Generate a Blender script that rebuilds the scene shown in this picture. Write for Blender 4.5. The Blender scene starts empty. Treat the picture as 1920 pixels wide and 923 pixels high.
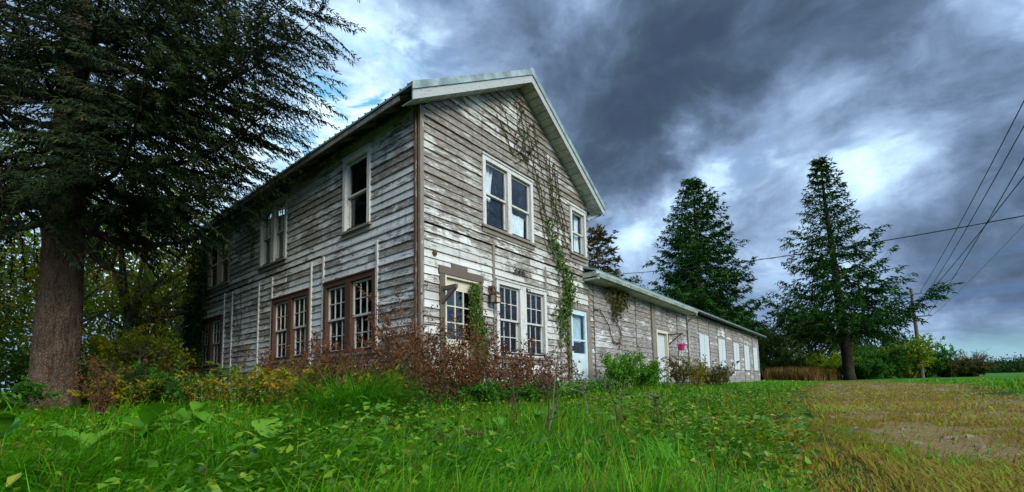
import bpy, math
import numpy as np
from mathutils import Matrix, Vector

# ------------------------------------------------------------------ camera, sky, sun, exposure
S = bpy.context.scene
COL = S.collection
cam_d = bpy.data.cameras.new('camera'); cam = bpy.data.objects.new('camera', cam_d); COL.objects.link(cam)
_R = Vector((0.62353619, -0.78152953, -0.02035215)); _U = Vector((-0.05458328, -0.06948834, 0.99608837)); _F = Vector((0.77988671, 0.61998626, 0.08598694))
cam.matrix_world = Matrix(((_R.x, _U.x, -_F.x, -5.3925), (_R.y, _U.y, -_F.y, -6.5278), (_R.z, _U.z, -_F.z, 0.01825), (0, 0, 0, 1)))
cam_d.sensor_width = 36; cam_d.lens = 36*829.72/1920; cam_d.shift_x = -0.0006; cam_d.shift_y = 0.0972
cam_d.clip_start = 0.05; cam_d.clip_end = 5000
S.camera = cam
S.view_settings.view_transform = 'Standard'; S.view_settings.look = 'None'; S.view_settings.gamma = 1
S.view_settings.use_curve_mapping = False
S.view_settings.exposure = 0.52
S.cycles.max_bounces = 6; S.cycles.diffuse_bounces = 3; S.cycles.glossy_bounces = 3; S.cycles.transparent_max_bounces = 12
S.cycles.transmission_bounces = 3
SUN_EL, SUN_AZ = math.radians(30), math.radians(196)      # azimuth clockwise from +Y: high, behind the photographer

class NT:
    """Small helper that wires nodes from Python expressions."""
    def __init__(s, nt): s.nt = nt
    def n(s, t, **k):
        nd = s.nt.nodes.new(t)
        for a, v in k.items(): setattr(nd, a, v)
        return nd
    def L(s, a, b): s.nt.links.new(a, b)
    def setin(s, sock, v):
        if hasattr(v, 'node'): s.L(v, sock)
        else: sock.default_value = v
    def m(s, op, a, b=0.0, c=0.0, clamp=False):
        nd = s.n('ShaderNodeMath', operation=op, use_clamp=clamp)
        s.setin(nd.inputs[0], a); s.setin(nd.inputs[1], b); s.setin(nd.inputs[2], c)
        return nd.outputs[0]
    def v(s, op, a, b=(0, 0, 0), scale=None):
        nd = s.n('ShaderNodeVectorMath', operation=op)
        s.setin(nd.inputs[0], a); s.setin(nd.inputs[1], b)
        if scale is not None: s.setin(nd.inputs['Scale'], scale)
        return nd.outputs['Value'] if op in ('DOT_PRODUCT', 'LENGTH') else nd.outputs[0]
    def xyz(s, v):
        nd = s.n('ShaderNodeSeparateXYZ'); s.L(v, nd.inputs[0]); return nd.outputs
    def comb(s, x, y, z):
        nd = s.n('ShaderNodeCombineXYZ')
        for i, q in enumerate((x, y, z)): s.setin(nd.inputs[i], q)
        return nd.outputs[0]
    def noise(s, vec, scale, detail=4, rough=.55, dist=0.0, col=False):
        nd = s.n('ShaderNodeTexNoise')
        s.L(vec, nd.inputs['Vector']); nd.inputs['Scale'].default_value = scale; nd.inputs['Detail'].default_value = detail
        nd.inputs['Roughness'].default_value = rough; nd.inputs['Distortion'].default_value = dist
        return nd.outputs['Color' if col else 'Fac']
    def step(s, v, lo, hi, a=0.0, b=1.0):
        nd = s.n('ShaderNodeMapRange', interpolation_type='SMOOTHSTEP')
        s.setin(nd.inputs['Value'], v); s.setin(nd.inputs['From Min'], lo); s.setin(nd.inputs['From Max'], hi)
        nd.inputs['To Min'].default_value = a; nd.inputs['To Max'].default_value = b
        return nd.outputs[0]
    def ramp(s, f, stops):
        nd = s.n('ShaderNodeValToRGB'); s.setin(nd.inputs[0], f)
        cr = nd.color_ramp
        while len(cr.elements) < len(stops): cr.elements.new(.5)
        for e, (p, c) in zip(cr.elements, stops): e.position = p; e.color = (*c, 1)
        return nd.outputs[0]
    def mix(s, f, a, b, mode='MIX'):
        nd = s.n('ShaderNodeMix', data_type='RGBA', blend_type=mode)
        s.setin(nd.inputs['Factor'], f)
        for k, q in ((6, a), (7, b)):
            if hasattr(q, 'node'): s.L(q, nd.inputs[k])
            else: nd.inputs[k].default_value = (*q[:3], 1)
        return nd.outputs[2]

def px_dir(x, y):
    d = _F + _R*((x-961.2)/829.72) - _U*((y-648.1)/829.72)
    return d.normalized()

def build_sky():
    w = bpy.data.worlds.new('World'); S.world = w; w.use_nodes = True
    nt = w.node_tree; nt.nodes.clear(); N = NT(nt)
    out = N.n('ShaderNodeOutputWorld'); bg = N.n('ShaderNodeBackground'); N.L(bg.outputs[0], out.inputs[0])
    sky = N.n('ShaderNodeTexSky', sky_type='NISHITA', sun_disc=False)
    sky.sun_elevation = SUN_EL; sky.sun_rotation = SUN_AZ
    d = N.n('ShaderNodeTexCoord').outputs['Generated']
    x, y, z = N.xyz(d)
    den = N.m('ADD', N.m('MAXIMUM', z, 0.0), 0.30)
    q = N.comb(N.m('DIVIDE', x, den), N.m('DIVIDE', y, den), 0.0)           # flat cloud deck seen in perspective
    dq = N.comb(x, y, N.m('MULTIPLY', z, 1.7))                               # rounder billows higher up
    warp = N.v('SUBTRACT', N.noise(dq, 2.4, 3, .5, col=True), (.5, .5, .5))
    q2 = N.v('ADD', dq, N.v('SCALE', warp, scale=.35))
    n1 = N.noise(q2, 2.6, 8, .58)
    n2 = N.noise(q2, 8.5, 9, .62)
    n3 = N.noise(q, 4.5, 5, .55)
    dw = N.v('NORMALIZE', N.v('ADD', d, N.v('SCALE', N.v('SUBTRACT', N.noise(d, 4.0, 9, .60, col=True), (.5, .5, .5)), scale=.32)))
    acc = N.m('ADD', N.m('MULTIPLY', N.m('SUBTRACT', n1, .5), 1.05), N.m('MULTIPLY', N.m('SUBTRACT', n2, .5), .62))
    acc = N.m('ADD', acc, N.m('MULTIPLY_ADD', N.m('SUBTRACT', n3, .5), .18, .43))
    # large cloud banks: (direction, angular size in degrees, weight); + is darker, - is brighter
    for (px, py, deg, wt) in SKY_BANKS:
        c = N.v('DOT_PRODUCT', dw, tuple(px_dir(px, py)))
        k = 1-math.cos(math.radians(deg))
        e = N.m('EXPONENT', N.m('DIVIDE', N.m('SUBTRACT', c, 1.0), k))
        acc = N.m('MULTIPLY_ADD', e, wt, acc)
    # bright sky patch added out of frame, behind the camera, to light the house front
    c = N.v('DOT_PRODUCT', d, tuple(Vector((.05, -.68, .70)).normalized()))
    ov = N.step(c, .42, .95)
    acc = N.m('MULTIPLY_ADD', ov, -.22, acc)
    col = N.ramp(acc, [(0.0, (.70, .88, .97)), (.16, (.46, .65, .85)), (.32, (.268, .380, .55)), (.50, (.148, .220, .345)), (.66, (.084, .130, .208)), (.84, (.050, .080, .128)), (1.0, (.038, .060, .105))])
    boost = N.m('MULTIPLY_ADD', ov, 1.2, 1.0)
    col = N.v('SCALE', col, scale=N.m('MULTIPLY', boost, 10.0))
    # low down the deck is streaked with blue and a pale green gap stands over the horizon
    st = N.noise(N.comb(N.m('MULTIPLY', x, 2.0), N.m('MULTIPLY', y, 2.0), N.m('MULTIPLY', z, 34.0)), 1.6, 4, .55)
    stm = N.m('MULTIPLY', N.step(st, .46, .62), N.m('MULTIPLY', N.step(z, .02, .06), N.step(z, .26, .10)))
    col = N.mix(N.m('MULTIPLY', stm, .55), col, (.75, 1.6, 3.2))
    gap = N.m('MULTIPLY', N.m('MULTIPLY', N.step(z, .085, .02), N.step(z, -.05, .0)), N.step(N.noise(q, .6, 2), .2, .6))
    col = N.mix(N.m('MULTIPLY', gap, .75), col, (2.4, 4.6, 5.0))
    # thin places let the blue sky through
    hole = N.m('MULTIPLY', N.step(N.noise(q2, 4.3, 5, .6), .56, .68), N.step(acc, .50, .30, 0, .7))
    col = N.mix(hole, col, N.v('MULTIPLY', sky.outputs[0], (1.2, 1.3, 1.4)))
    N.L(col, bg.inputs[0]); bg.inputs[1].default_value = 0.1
    for (hx, hy, deg, wt) in ((685, 190, 4.2, 1.4), (600, 290, 4.5, 1.0), (1250, 560, 5, .35), (905, 250, 3, .3)):       # clear gaps between the billows
        e = N.m('EXPONENT', N.m('DIVIDE', N.m('SUBTRACT', N.v('DOT_PRODUCT', dw, tuple(px_dir(hx, hy))), 1.0), 1-math.cos(math.radians(deg))))
        col = N.mix(N.m('MULTIPLY', N.m('MULTIPLY', N.step(N.noise(q2, 9.0, 7, .62), .44, .60), e), wt, clamp=True), col, (1.3, 4.1, 6.4))
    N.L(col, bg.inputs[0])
    w.cycles.sampling_method = 'MANUAL'; w.cycles.sample_map_resolution = 512

SKY_BANKS = [
    (1230, 10, 8, .30), (1290, 150, 7, .26), (1190, 290, 6, .36), (1000, 80, 8, .10), (1110, 390, 5, .20), (1060, 220, 8, .14),
    (1480, 90, 7, .20), (1640, 50, 6, .12), (1760, 70, 5, .12), (1890, 200, 4, .34), (1800, 420, 7, .26), (1900, 500, 8, .24), (1420, 430, 5, .14),
    (660, 150, 8, -.27), (840, 110, 4, -.12), (700, 300, 6, -.12), (740, 40, 6, .08), (910, 40, 7, .16), (1340, 300, 4, -.14), (1540, 260, 12, -.10), (1660, 230, 6, -.04), (1180, 440, 4, -.34),
    (1280, 345, 4, -.18), (1740, 310, 7, -.10), (1450, 560, 5, -.14), (1820, 610, 7, -.20), (1700, 520, 5, -.08), (1640, 540, 8, -.10), (400, 300, 14, -.20), (250, 480, 14, -.2),
]
build_sky()
sd = bpy.data.lights.new('sun', 'SUN'); sd.energy = 2.2; sd.angle = math.radians(28); sd.color = (1, .90, .73)
sun = bpy.data.objects.new('sun', sd); COL.objects.link(sun)
_sd = Vector((math.sin(SUN_AZ)*math.cos(SUN_EL), math.cos(SUN_AZ)*math.cos(SUN_EL), math.sin(SUN_EL)))
sun.rotation_euler = (-_sd).to_track_quat('-Z', 'Y').to_euler(); sun.location = (20, -30, 40)

# ------------------------------------------------------------------ mesh helpers
def rng(seed): return np.random.RandomState(seed)
def unit(a):
    a = np.asarray(a, float); return a/np.maximum(np.linalg.norm(a, axis=-1, keepdims=True), 1e-9)

class MB:
    """Collects geometry in numpy arrays and links it as ONE mesh object. Every face carries a 'tint' value."""
    def __init__(s): s.V = []; s.F = []; s.nv = 0
    def add(s, V, F, mat=0, tint=0.5):
        V = np.asarray(V, float).reshape(-1, 3); F = np.asarray(F, int)
        if F.ndim == 1: F = F[None]
        s.V.append(V); s.F.append((F+s.nv, np.broadcast_to(mat, len(F)), np.broadcast_to(tint, len(F)))); s.nv += len(V)
    def hexa(s, P, mat=0, tint=.5):                       # 8 corners: bottom ring then top ring
        s.add(P, [(3, 2, 1, 0), (4, 5, 6, 7), (0, 1, 5, 4), (1, 2, 6, 5), (2, 3, 7, 6), (3, 0, 4, 7)], mat, tint)
    def box(s, x0, x1, y0, y1, z0, z1, mat=0, tint=.5):
        s.hexa([(x0, y0, z0), (x1, y0, z0), (x1, y1, z0), (x0, y1, z0), (x0, y0, z1), (x1, y0, z1), (x1, y1, z1), (x0, y1, z1)], mat, tint)
    def beam(s, a, b, w, h, up=(0, 0, 1), mat=0, tint=.5):
        a = np.array(a, float); b = np.array(b, float); t = unit(b-a); sd = unit(np.cross(t, up)); u = np.cross(sd, t)
        P = [q+i*sd*w/2+j*u*h/2 for q in (a, b) for i, j in ((-1, -1), (1, -1), (1, 1), (-1, 1))]
        s.hexa(P, mat, tint)
    def prism(s, poly, ax, a0, a1, mat=0, tint=.5):       # polygon extruded along axis ax
        poly = np.asarray(poly, float); n = len(poly); V = np.zeros((2*n, 3)); o = [i for i in range(3) if i != ax]
        for k, a in enumerate((a0, a1)):
            V[k*n:(k+1)*n, o[0]] = poly[:, 0]; V[k*n:(k+1)*n, o[1]] = poly[:, 1]; V[k*n:(k+1)*n, ax] = a
        s.add(V, [[i, (i+1) % n, n+(i+1) % n, n+i] for i in range(n)], mat, tint)
        s.V.append(np.zeros((0, 3))); base = s.nv-2*n
        for ring in (list(range(n))[::-1], list(range(n, 2*n))):
            s.F.append((np.array([ring])+base, np.array([mat]), np.array([tint], float)))
    def tube(s, pts, rad, sides=6, mat=0, tint=.5, cap=True, rough=None):
        P = np.asarray(pts, float); n = len(P); rad = np.broadcast_to(np.asarray(rad, float), n)
        T = unit(np.gradient(P, axis=0)); ref = np.array([0, 0, 1.]) if abs(T[:, 2]).mean() < .8 else np.array([1., 0, 0])
        A = unit(np.cross(T, ref)); B = np.cross(T, A)
        th = np.arange(sides)*2*np.pi/sides
        rj = rad[:, None, None]*(1 if rough is None else (1+rough(np.arange(sides)*2*np.pi/sides, P))[..., None])
        V = P[:, None]+rj*(np.cos(th)[None, :, None]*A[:, None]+np.sin(th)[None, :, None]*B[:, None])
        i, j = np.meshgrid(np.arange(n-1), np.arange(sides), indexing='ij'); j2 = (j+1) % sides
        F = np.stack([i*sides+j, i*sides+j2, (i+1)*sides+j2, (i+1)*sides+j], -1).reshape(-1, 4)
        b = s.nv
        s.add(V.reshape(-1, 3), F, mat, tint)
        if cap and sides > 2:
            s.F.append((np.array([list(range(sides))[::-1]])+b, np.array([mat]), np.array([tint], float)))
            s.F.append((np.array([list(range(sides))])+b+(n-1)*sides, np.array([mat]), np.array([tint], float)))
    def lathe(s, prof, c=(0, 0, 0), sides=16, mat=0, tint=.5):
        th = np.arange(sides)*2*np.pi/sides; n = len(prof)
        V = np.array([[c[0]+r*math.cos(t), c[1]+r*math.sin(t), c[2]+z] for r, z in prof for t in th])
        F = [[i*sides+j, i*sides+(j+1) % sides, (i+1)*sides+(j+1) % sides, (i+1)*sides+j] for i in range(n-1) for j in range(sides)]
        s.add(V, F, mat, tint)
    def leaves(s, P, D, Nn, ln, wd, mat=0, tint=.5, fold=.25):   # folded pointed leaf, two triangles pairs
        n = len(P)
        if n == 0: return
        D = unit(D); W = unit(np.cross(D, Nn)); Nn = np.cross(W, D)
        ln = np.broadcast_to(ln, n)[:, None]; wd = np.broadcast_to(wd, n)[:, None]
        m_ = P+D*ln*.45
        V = np.stack([P, m_+W*wd*.5+Nn*wd*fold, P+D*ln-Nn*ln*.12, m_-W*wd*.5+Nn*wd*fold], 1)
        b = np.arange(n)[:, None]*4
        F = np.concatenate([b+np.array([0, 1, 2]), b+np.array([0, 2, 3])], 0)
        t = np.broadcast_to(tint, n)
        s.add(V.reshape(-1, 3), F, mat, np.concatenate([t, t]))
    def sprigs(s, P, D, ln, wd, mat=0, tint=.5):           # three-sided needle sprig
        n = len(P)
        if n == 0: return
        D = unit(D); A = unit(np.cross(D, np.array([.3, .2, 1.]))); B = np.cross(D, A)
        ln = np.broadcast_to(ln, n)[:, None]; wd = np.broadcast_to(wd, n)[:, None]
        V = [P]
        for k in range(3):
            a = 2*np.pi*k/3; V.append(P+D*ln*.3+(math.cos(a)*A+math.sin(a)*B)*wd*.5)
        V.append(P+D*ln)
        V = np.stack(V, 1); b = np.arange(n)[:, None]*5
        F = np.concatenate([b+np.array(f) for f in ((1, 2, 4), (2, 3, 4), (3, 1, 4), (0, 2, 1), (0, 3, 2), (0, 1, 3))], 0)
        t = np.broadcast_to(tint, n)
        s.add(V.reshape(-1, 3), F, mat, np.tile(t, 6))
    def blades(s, P, az, h, lean, wd, mat=0, tint=.5, seg=3):   # arching grass blades
        n = len(P)
        if n == 0: return
        o = np.stack([np.cos(az), np.sin(az), 0*az], -1); w = np.stack([-np.sin(az), np.cos(az), 0*az], -1)
        h = np.broadcast_to(h, n)[:, None]; lean = np.broadcast_to(lean, n)[:, None]; wd = np.broadcast_to(wd, n)[:, None]
        rows = []
        for k in range(seg+1):
            t = k/seg; ang = lean*t
            c = P+o*h*(np.sin(ang*.5)*t)*1.2+np.array([0, 0, 1.])*h*t*np.cos(ang*.62)
            ww = wd*.5*(1-t**1.6)
            if k < seg: rows += [c-w*ww, c+w*ww]
            else: rows += [c]
        V = np.stack(rows, 1); m_ = 2*seg+1; b = np.arange(n)[:, None]*m_
        t_ = np.broadcast_to(tint, n)
        Q = np.concatenate([b+np.array([2*k, 2*k+1, 2*k+3, 2*k+2]) for k in range(seg-1)], 0)
        base = s.nv
        s.add(V.reshape(-1, 3), Q, mat, np.tile(t_, seg-1))
        T = b+np.array([2*seg-2, 2*seg-1, 2*seg])
        s.F.append((T+base, np.broadcast_to(mat, n), t_))
    def build(s, name, mats, parent=None, smooth=False, loc=None):
        me = bpy.data.meshes.new(name)
        V = np.concatenate(s.V); me.vertices.add(len(V)); me.vertices.foreach_set('co', V.ravel())
        lv = np.concatenate([f.ravel() for f, _, _ in s.F]); ls = np.concatenate([np.full(len(f), f.shape[1]) for f, _, _ in s.F])
        me.loops.add(len(lv)); me.loops.foreach_set('vertex_index', lv.astype(np.int32))
        me.polygons.add(len(ls)); me.polygons.foreach_set('loop_start', (np.cumsum(ls)-ls).astype(np.int32))
        me.polygons.foreach_set('material_index', np.concatenate([m for _, m, _ in s.F]).astype(np.int32))
        at = me.attributes.new('tint', 'FLOAT', 'FACE'); at.data.foreach_set('value', np.concatenate([t for _, _, t in s.F]).astype(np.float32))
        me.polygons.foreach_set('use_smooth', np.full(len(ls), smooth))
        me.update(calc_edges=True); me.validate()
        for m_ in (mats if isinstance(mats, (list, tuple)) else [mats]): me.materials.append(m_)
        o = bpy.data.objects.new(name, me); COL.objects.link(o)
        if parent is not None: o.parent = parent
        if loc is not None: o.location = loc
        return o

def tag(o, label=None, cat=None, group=None, kind=None):
    for k, v in (('label', label), ('category', cat), ('group', group), ('kind', kind)):
        if v: o[k] = v
    return o
def thing(name, label, cat, loc=(0, 0, 0), rz=0, group=None):
    o = bpy.data.objects.new(name, None); COL.objects.link(o); o.location = loc; o.rotation_euler = (0, 0, rz)
    o.empty_display_size = .2
    return tag(o, label, cat, group)
def copy_thing(src, loc, rz, scale, label, group):
    r = src.copy(); COL.objects.link(r); r.location = loc; r.rotation_euler = (0, 0, rz); r.scale = (scale,)*3
    tag(r, label, None, group)
    for ch in list(src.children):
        c = ch.copy(); COL.objects.link(c); c.parent = r
    return r

# ------------------------------------------------------------------ materials
MATS = {}
def mat(name, fn):
    if name not in MATS:
        m_ = bpy.data.materials.new(name); m_.use_nodes = True; m_.node_tree.nodes.clear(); N = NT(m_.node_tree)
        out = N.n('ShaderNodeOutputMaterial'); fn(N, out); MATS[name] = m_
    return MATS[name]
def bsdf(N, out, col, rough=.7, spec=.3, bump=None, bstr=.3, bdist=.01, metal=0.0):
    b = N.n('ShaderNodeBsdfPrincipled')
    if hasattr(col, 'node'): N.L(col, b.inputs['Base Color'])
    else: b.inputs['Base Color'].default_value = (*col, 1)
    N.setin(b.inputs['Roughness'], rough); b.inputs['Specular IOR Level'].default_value = spec; b.inputs['Metallic'].default_value = metal
    if bump is not None:
        bn = N.n('ShaderNodeBump'); bn.inputs['Strength'].default_value = bstr; bn.inputs['Distance'].default_value = bdist
        N.L(bump, bn.inputs['Height']); N.L(bn.outputs[0], b.inputs['Normal'])
    N.L(b.outputs[0], out.inputs[0]); return b
def attr(N, name='tint'): return N.n('ShaderNodeAttribute', attribute_name=name).outputs['Fac']
def ocoord(N): return N.n('ShaderNodeTexCoord').outputs['Object']

def siding_mat(name, along, bias, low_bias, paint, paint2, wood, wood2, moss, zmid, grime=.5):
    """Flaking paint over weathered boards. along = axis the boards run; bias = share of paint kept; low_bias is added below zmid."""
    def fn(N, out):
        p = ocoord(N); x, y, z = N.xyz(p); u = x if along == 0 else y; tint = attr(N)
        big = N.noise(p, .9, 3, .5)
        off = N.m('MULTIPLY', tint, 37.0)
        pu = N.comb(N.m('ADD', u, off), N.m('MULTIPLY', z, 4.5), off)
        pg = N.comb(N.m('MULTIPLY_ADD', u, .9, off), N.m('MULTIPLY', z, 42.0), off)
        fl = N.noise(pu, 3.6, 9, .66, .25)                     # flakes
        gr = N.noise(pg, 2.6, 6, .6)                           # grain and checks
        fine = N.noise(pu, 22.0, 4, .6)
        t2 = N.m('FRACT', N.m('MULTIPLY', tint, 7.31))
        keep = N.m('ADD', N.m('MULTIPLY', N.m('SUBTRACT', tint, .5), .34), bias)
        keep = N.m('ADD', keep, N.m('MULTIPLY', N.m('SUBTRACT', big, .5), .80))
        keep = N.m('MULTIPLY_ADD', N.step(z, zmid+.35, zmid-.35), low_bias, keep)
        v = N.m('ADD', N.m('MULTIPLY', fl, 1.0), N.m('ADD', N.m('MULTIPLY', N.m('SUBTRACT', gr, .5), .42), N.m('MULTIPLY', N.m('SUBTRACT', fine, .5), .22)))
        v = N.m('ADD', v, N.m('SUBTRACT', keep, .5))
        pm = N.step(v, .475, .535)                             # 1 where paint is left
        wcol = N.mix(N.m('MULTIPLY', gr, 1.0), wood, wood2)
        wcol = N.mix(N.m('MULTIPLY', t2, .5), wcol, N.mix(gr, (.20, .175, .15), (.33, .31, .285)))
        thin = N.step(v, .38, .50)                             # chalky residue around the flakes
        wcol = N.mix(N.m('MULTIPLY', thin, .35), wcol, paint2)
        pcol = N.mix(t2, paint, paint2)
        pcol = N.mix(N.m('MULTIPLY', N.step(N.noise(pu, 1.7, 5, .6), .45, .75), .45), pcol, (paint2[0]*.72, paint2[1]*.70, paint2[2]*.66))
        c = N.mix(pm, wcol, pcol)
        mg = N.noise(N.comb(N.m('MULTIPLY_ADD', u, 1.3, off), N.m('MULTIPLY', z, 9.5), off), 3.2, 7, .68)     # coarse weathered grain
        wcol = N.mix(N.step(mg, .34, .66), N.mix(t2, (.105, .090, .075), (.165, .15, .13)), wcol)
        wcol = N.mix(N.m('MULTIPLY', N.step(mg, .54, .66), .8), wcol, N.mix(t2, (.40, .385, .36), (.30, .285, .26)))
        wcol = N.mix(N.m('MULTIPLY', N.step(N.m('ADD', fine, N.m('MULTIPLY', mg, .6)), .86, .98), .75), wcol, paint)
        c = N.mix(pm, wcol, N.mix(N.m('MULTIPLY', N.step(mg, .46, .30), .55), pcol, (paint2[0]*.55, paint2[1]*.54, paint2[2]*.52)))
        ck = N.m('MULTIPLY', N.step(gr, .40, .33), .75)        # dark checks along the grain
        c = N.mix(ck, c, (.035, .03, .027))
        ms = N.m('MULTIPLY', N.step(N.noise(p, 1.3, 5, .62), .52, .70), moss)
        c = N.mix(N.m('MULTIPLY', ms, N.step(fine, .35, .65)), c, (.10, .105, .035))
        dr = N.m('MULTIPLY', N.step(N.noise(N.comb(N.m('MULTIPLY', u, 9.0), N.m('MULTIPLY', z, .8), 3.0), 1.0, 5, .6), .52, .72), grime)
        c = N.mix(dr, c, (.10, .09, .08))
        h = N.m('ADD', N.m('MULTIPLY', pm, .6), N.m('MULTIPLY', gr, .6))
        bsdf(N, out, c, .78, .18, h, .65, .006)
    return mat(name, fn)

def wood_mat(name, paint, wood, keep=.5, rough=.75, axis=2):
    def fn(N, out):
        p = ocoord(N); x, y, z = N.xyz(p)
        k = [9.0, 9.0, 9.0]; k[axis] = 1.4
        pv = N.comb(N.m('MULTIPLY', x, k[0]), N.m('MULTIPLY', y, k[1]), N.m('MULTIPLY', z, k[2]))
        n = N.noise(pv, 3.0, 7, .65); g = N.noise(pv, 11.0, 4, .6)
        v = N.m('ADD', N.m('ADD', n, N.m('MULTIPLY', N.m('SUBTRACT', g, .5), .4)), keep-.5)
        pm = N.step(v, .46, .54)
        c = N.mix(pm, N.mix(g, (wood[0]*.6, wood[1]*.6, wood[2]*.6), wood), N.mix(g, (paint[0]*.8, paint[1]*.8, paint[2]*.78), paint))
        bsdf(N, out, c, rough, .2, N.m('ADD', pm, g), .4, .004)
    return mat(name, fn)

def plain_mat(name, c, rough=.6, spec=.3, var=.25, scale=8, metal=0.0, bstr=.1):
    def fn(N, out):
        p = ocoord(N); n = N.noise(p, scale, 6, .62)
        c2 = tuple(q*(1-var) for q in c); c3 = tuple(q*(1+var) for q in c)
        bsdf(N, out, N.mix(N.step(n, .3, .7), c2, c3), rough, spec, n, bstr, .01, metal)
    return mat(name, fn)

def leaf_mat(name, stops, trans=.3, rough=.55, spec=.2):
    """Leaf colours picked by each leaf's own tint; a share of the light passes through."""
    def fn(N, out):
        c = N.ramp(attr(N), stops)
        b = N.n('ShaderNodeBsdfPrincipled'); N.L(c, b.inputs['Base Color']); b.inputs['Roughness'].default_value = rough; b.inputs['Specular IOR Level'].default_value = spec
        t = N.n('ShaderNodeBsdfTranslucent'); N.L(N.mix(1.0, c, (1.25, 1.2, .6), 'MULTIPLY'), t.inputs[0])
        mx = N.n('ShaderNodeMixShader'); mx.inputs[0].default_value = trans
        N.L(b.outputs[0], mx.inputs[1]); N.L(t.outputs[0], mx.inputs[2]); N.L(mx.outputs[0], out.inputs[0])
    return mat(name, fn)

M_front = siding_mat('front_boards', 0, .38, .16, (.62, .63, .605), (.48, .48, .455), (.15, .125, .10), (.30, .265, .22), .55, 3.15)
M_left = siding_mat('side_boards', 1, .50, .03, (.62, .64, .64), (.44, .465, .47), (.12, .11, .10), (.26, .25, .23), .25, 2.0)
M_wing = siding_mat('wing_boards', 0, .325, .0, (.62, .63, .635), (.50, .51, .51), (.22, .205, .195), (.36, .345, .33), .20, 2.0, .3)
M_trim = wood_mat('white_trim', (.60, .61, .59), (.26, .23, .19), .62)
M_trimg = wood_mat('weathered_trim', (.55, .55, .52), (.24, .215, .18), .36)
M_bare = wood_mat('bare_wood', (.34, .31, .27), (.15, .125, .10), .30)
M_brown = wood_mat('red_brown_paint', (.090, .046, .032), (.20, .16, .12), .66)
M_rustwood = wood_mat('rust_stained_wood', (.30, .27, .23), (.12, .07, .045), .42)
M_rust = plain_mat('rust', (.085, .045, .028), .85, .2, .5, 25)
M_sash = wood_mat('sash_paint', (.56, .56, .53), (.28, .25, .20), .62)
M_cream = wood_mat('cream_paint', (.62, .59, .46), (.32, .27, .20), .70)
M_door = plain_mat('door_paint', (.70, .76, .74), .5, .35, .08, 6)
M_doorblue = plain_mat('blue_door_paint', (.50, .61, .63), .45, .4, .10, 5)
M_panel = wood_mat('shutter_paint', (.52, .59, .62), (.34, .34, .32), .66)
M_dark = plain_mat('dark_interior', (.02, .019, .018), .9, .05, .3, 3)
M_soffit = plain_mat('soffit_vinyl', (.42, .465, .40), .5, .3, .25, 4)
M_fascia = plain_mat('fascia_metal', (.21, .285, .275), .4, .4, .40, 3)
M_fasciag = plain_mat('green_fascia', (.29, .355, .30), .45, .35, .35, 4)
M_metal = plain_mat('roof_metal', (.30, .42, .40), .38, .5, .18, 2, .55)
M_eave = plain_mat('eave_boards', (.17, .17, .16), .85, .1, .4, 6)
M_concrete = plain_mat('foundation_block', (.25, .24, .22), .9, .1, .3, 7)
M_iron = plain_mat('dark_iron', (.03, .027, .025), .6, .4, .4, 20)
M_white = wood_mat('fascia_paint', (.40, .44, .43), (.19, .175, .15), .62, .6, 1)
M_pink = plain_mat('pink_plastic', (.42, .012, .14), .4, .4, .08, 10)
M_curtain = plain_mat('curtain_cloth', (.75, .78, .80), .9, .05, .12, 4)
M_pole = plain_mat('weathered_pole', (.13, .115, .10), .85, .1, .35, 9)
M_wire = plain_mat('black_cable', (.02, .02, .022), .6, .3, .2, 30)
M_wirelight = plain_mat('grey_cable', (.30, .31, .33), .5, .4, .2, 30)
M_lampglass = plain_mat('frosted_glass', (.52, .46, .34), .3, .5, .2, 18)
def _glass(N, out):
    p = ocoord(N)
    g = N.n('ShaderNodeBsdfGlossy'); g.inputs['Roughness'].default_value = .03; g.inputs['Color'].default_value = (.85, .95, 1, 1)
    bn = N.n('ShaderNodeBump'); bn.inputs['Strength'].default_value = .12; bn.inputs['Distance'].default_value = .02; N.L(N.noise(p, 2.2, 2), bn.inputs['Height']); N.L(bn.outputs[0], g.inputs['Normal'])
    t = N.n('ShaderNodeBsdfTransparent'); t.inputs[0].default_value = (.82, .90, .92, 1)
    dirt = N.n('ShaderNodeBsdfDiffuse'); dirt.inputs[0].default_value = (.30, .32, .32, 1)
    ge = N.n('ShaderNodeNewGeometry'); cs = N.m('ABSOLUTE', N.v('DOT_PRODUCT', ge.outputs['Incoming'], ge.outputs['Normal']))
    fr = N.m('MULTIPLY_ADD', N.m('POWER', N.m('SUBTRACT', 1.0, cs), 5.0), .9, .06, True)
    m1 = N.n('ShaderNodeMixShader'); N.L(fr, m1.inputs[0]); N.L(t.outputs[0], m1.inputs[1]); N.L(g.outputs[0], m1.inputs[2])
    m2 = N.n('ShaderNodeMixShader'); N.L(N.m('MULTIPLY', N.step(N.noise(p, 5.0, 6, .7), .5, .85), .22), m2.inputs[0]); N.L(m1.outputs[0], m2.inputs[1]); N.L(dirt.outputs[0], m2.inputs[2])
    N.L(m2.outputs[0], out.inputs[0])
M_glass = mat('window_glass', _glass)
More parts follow.
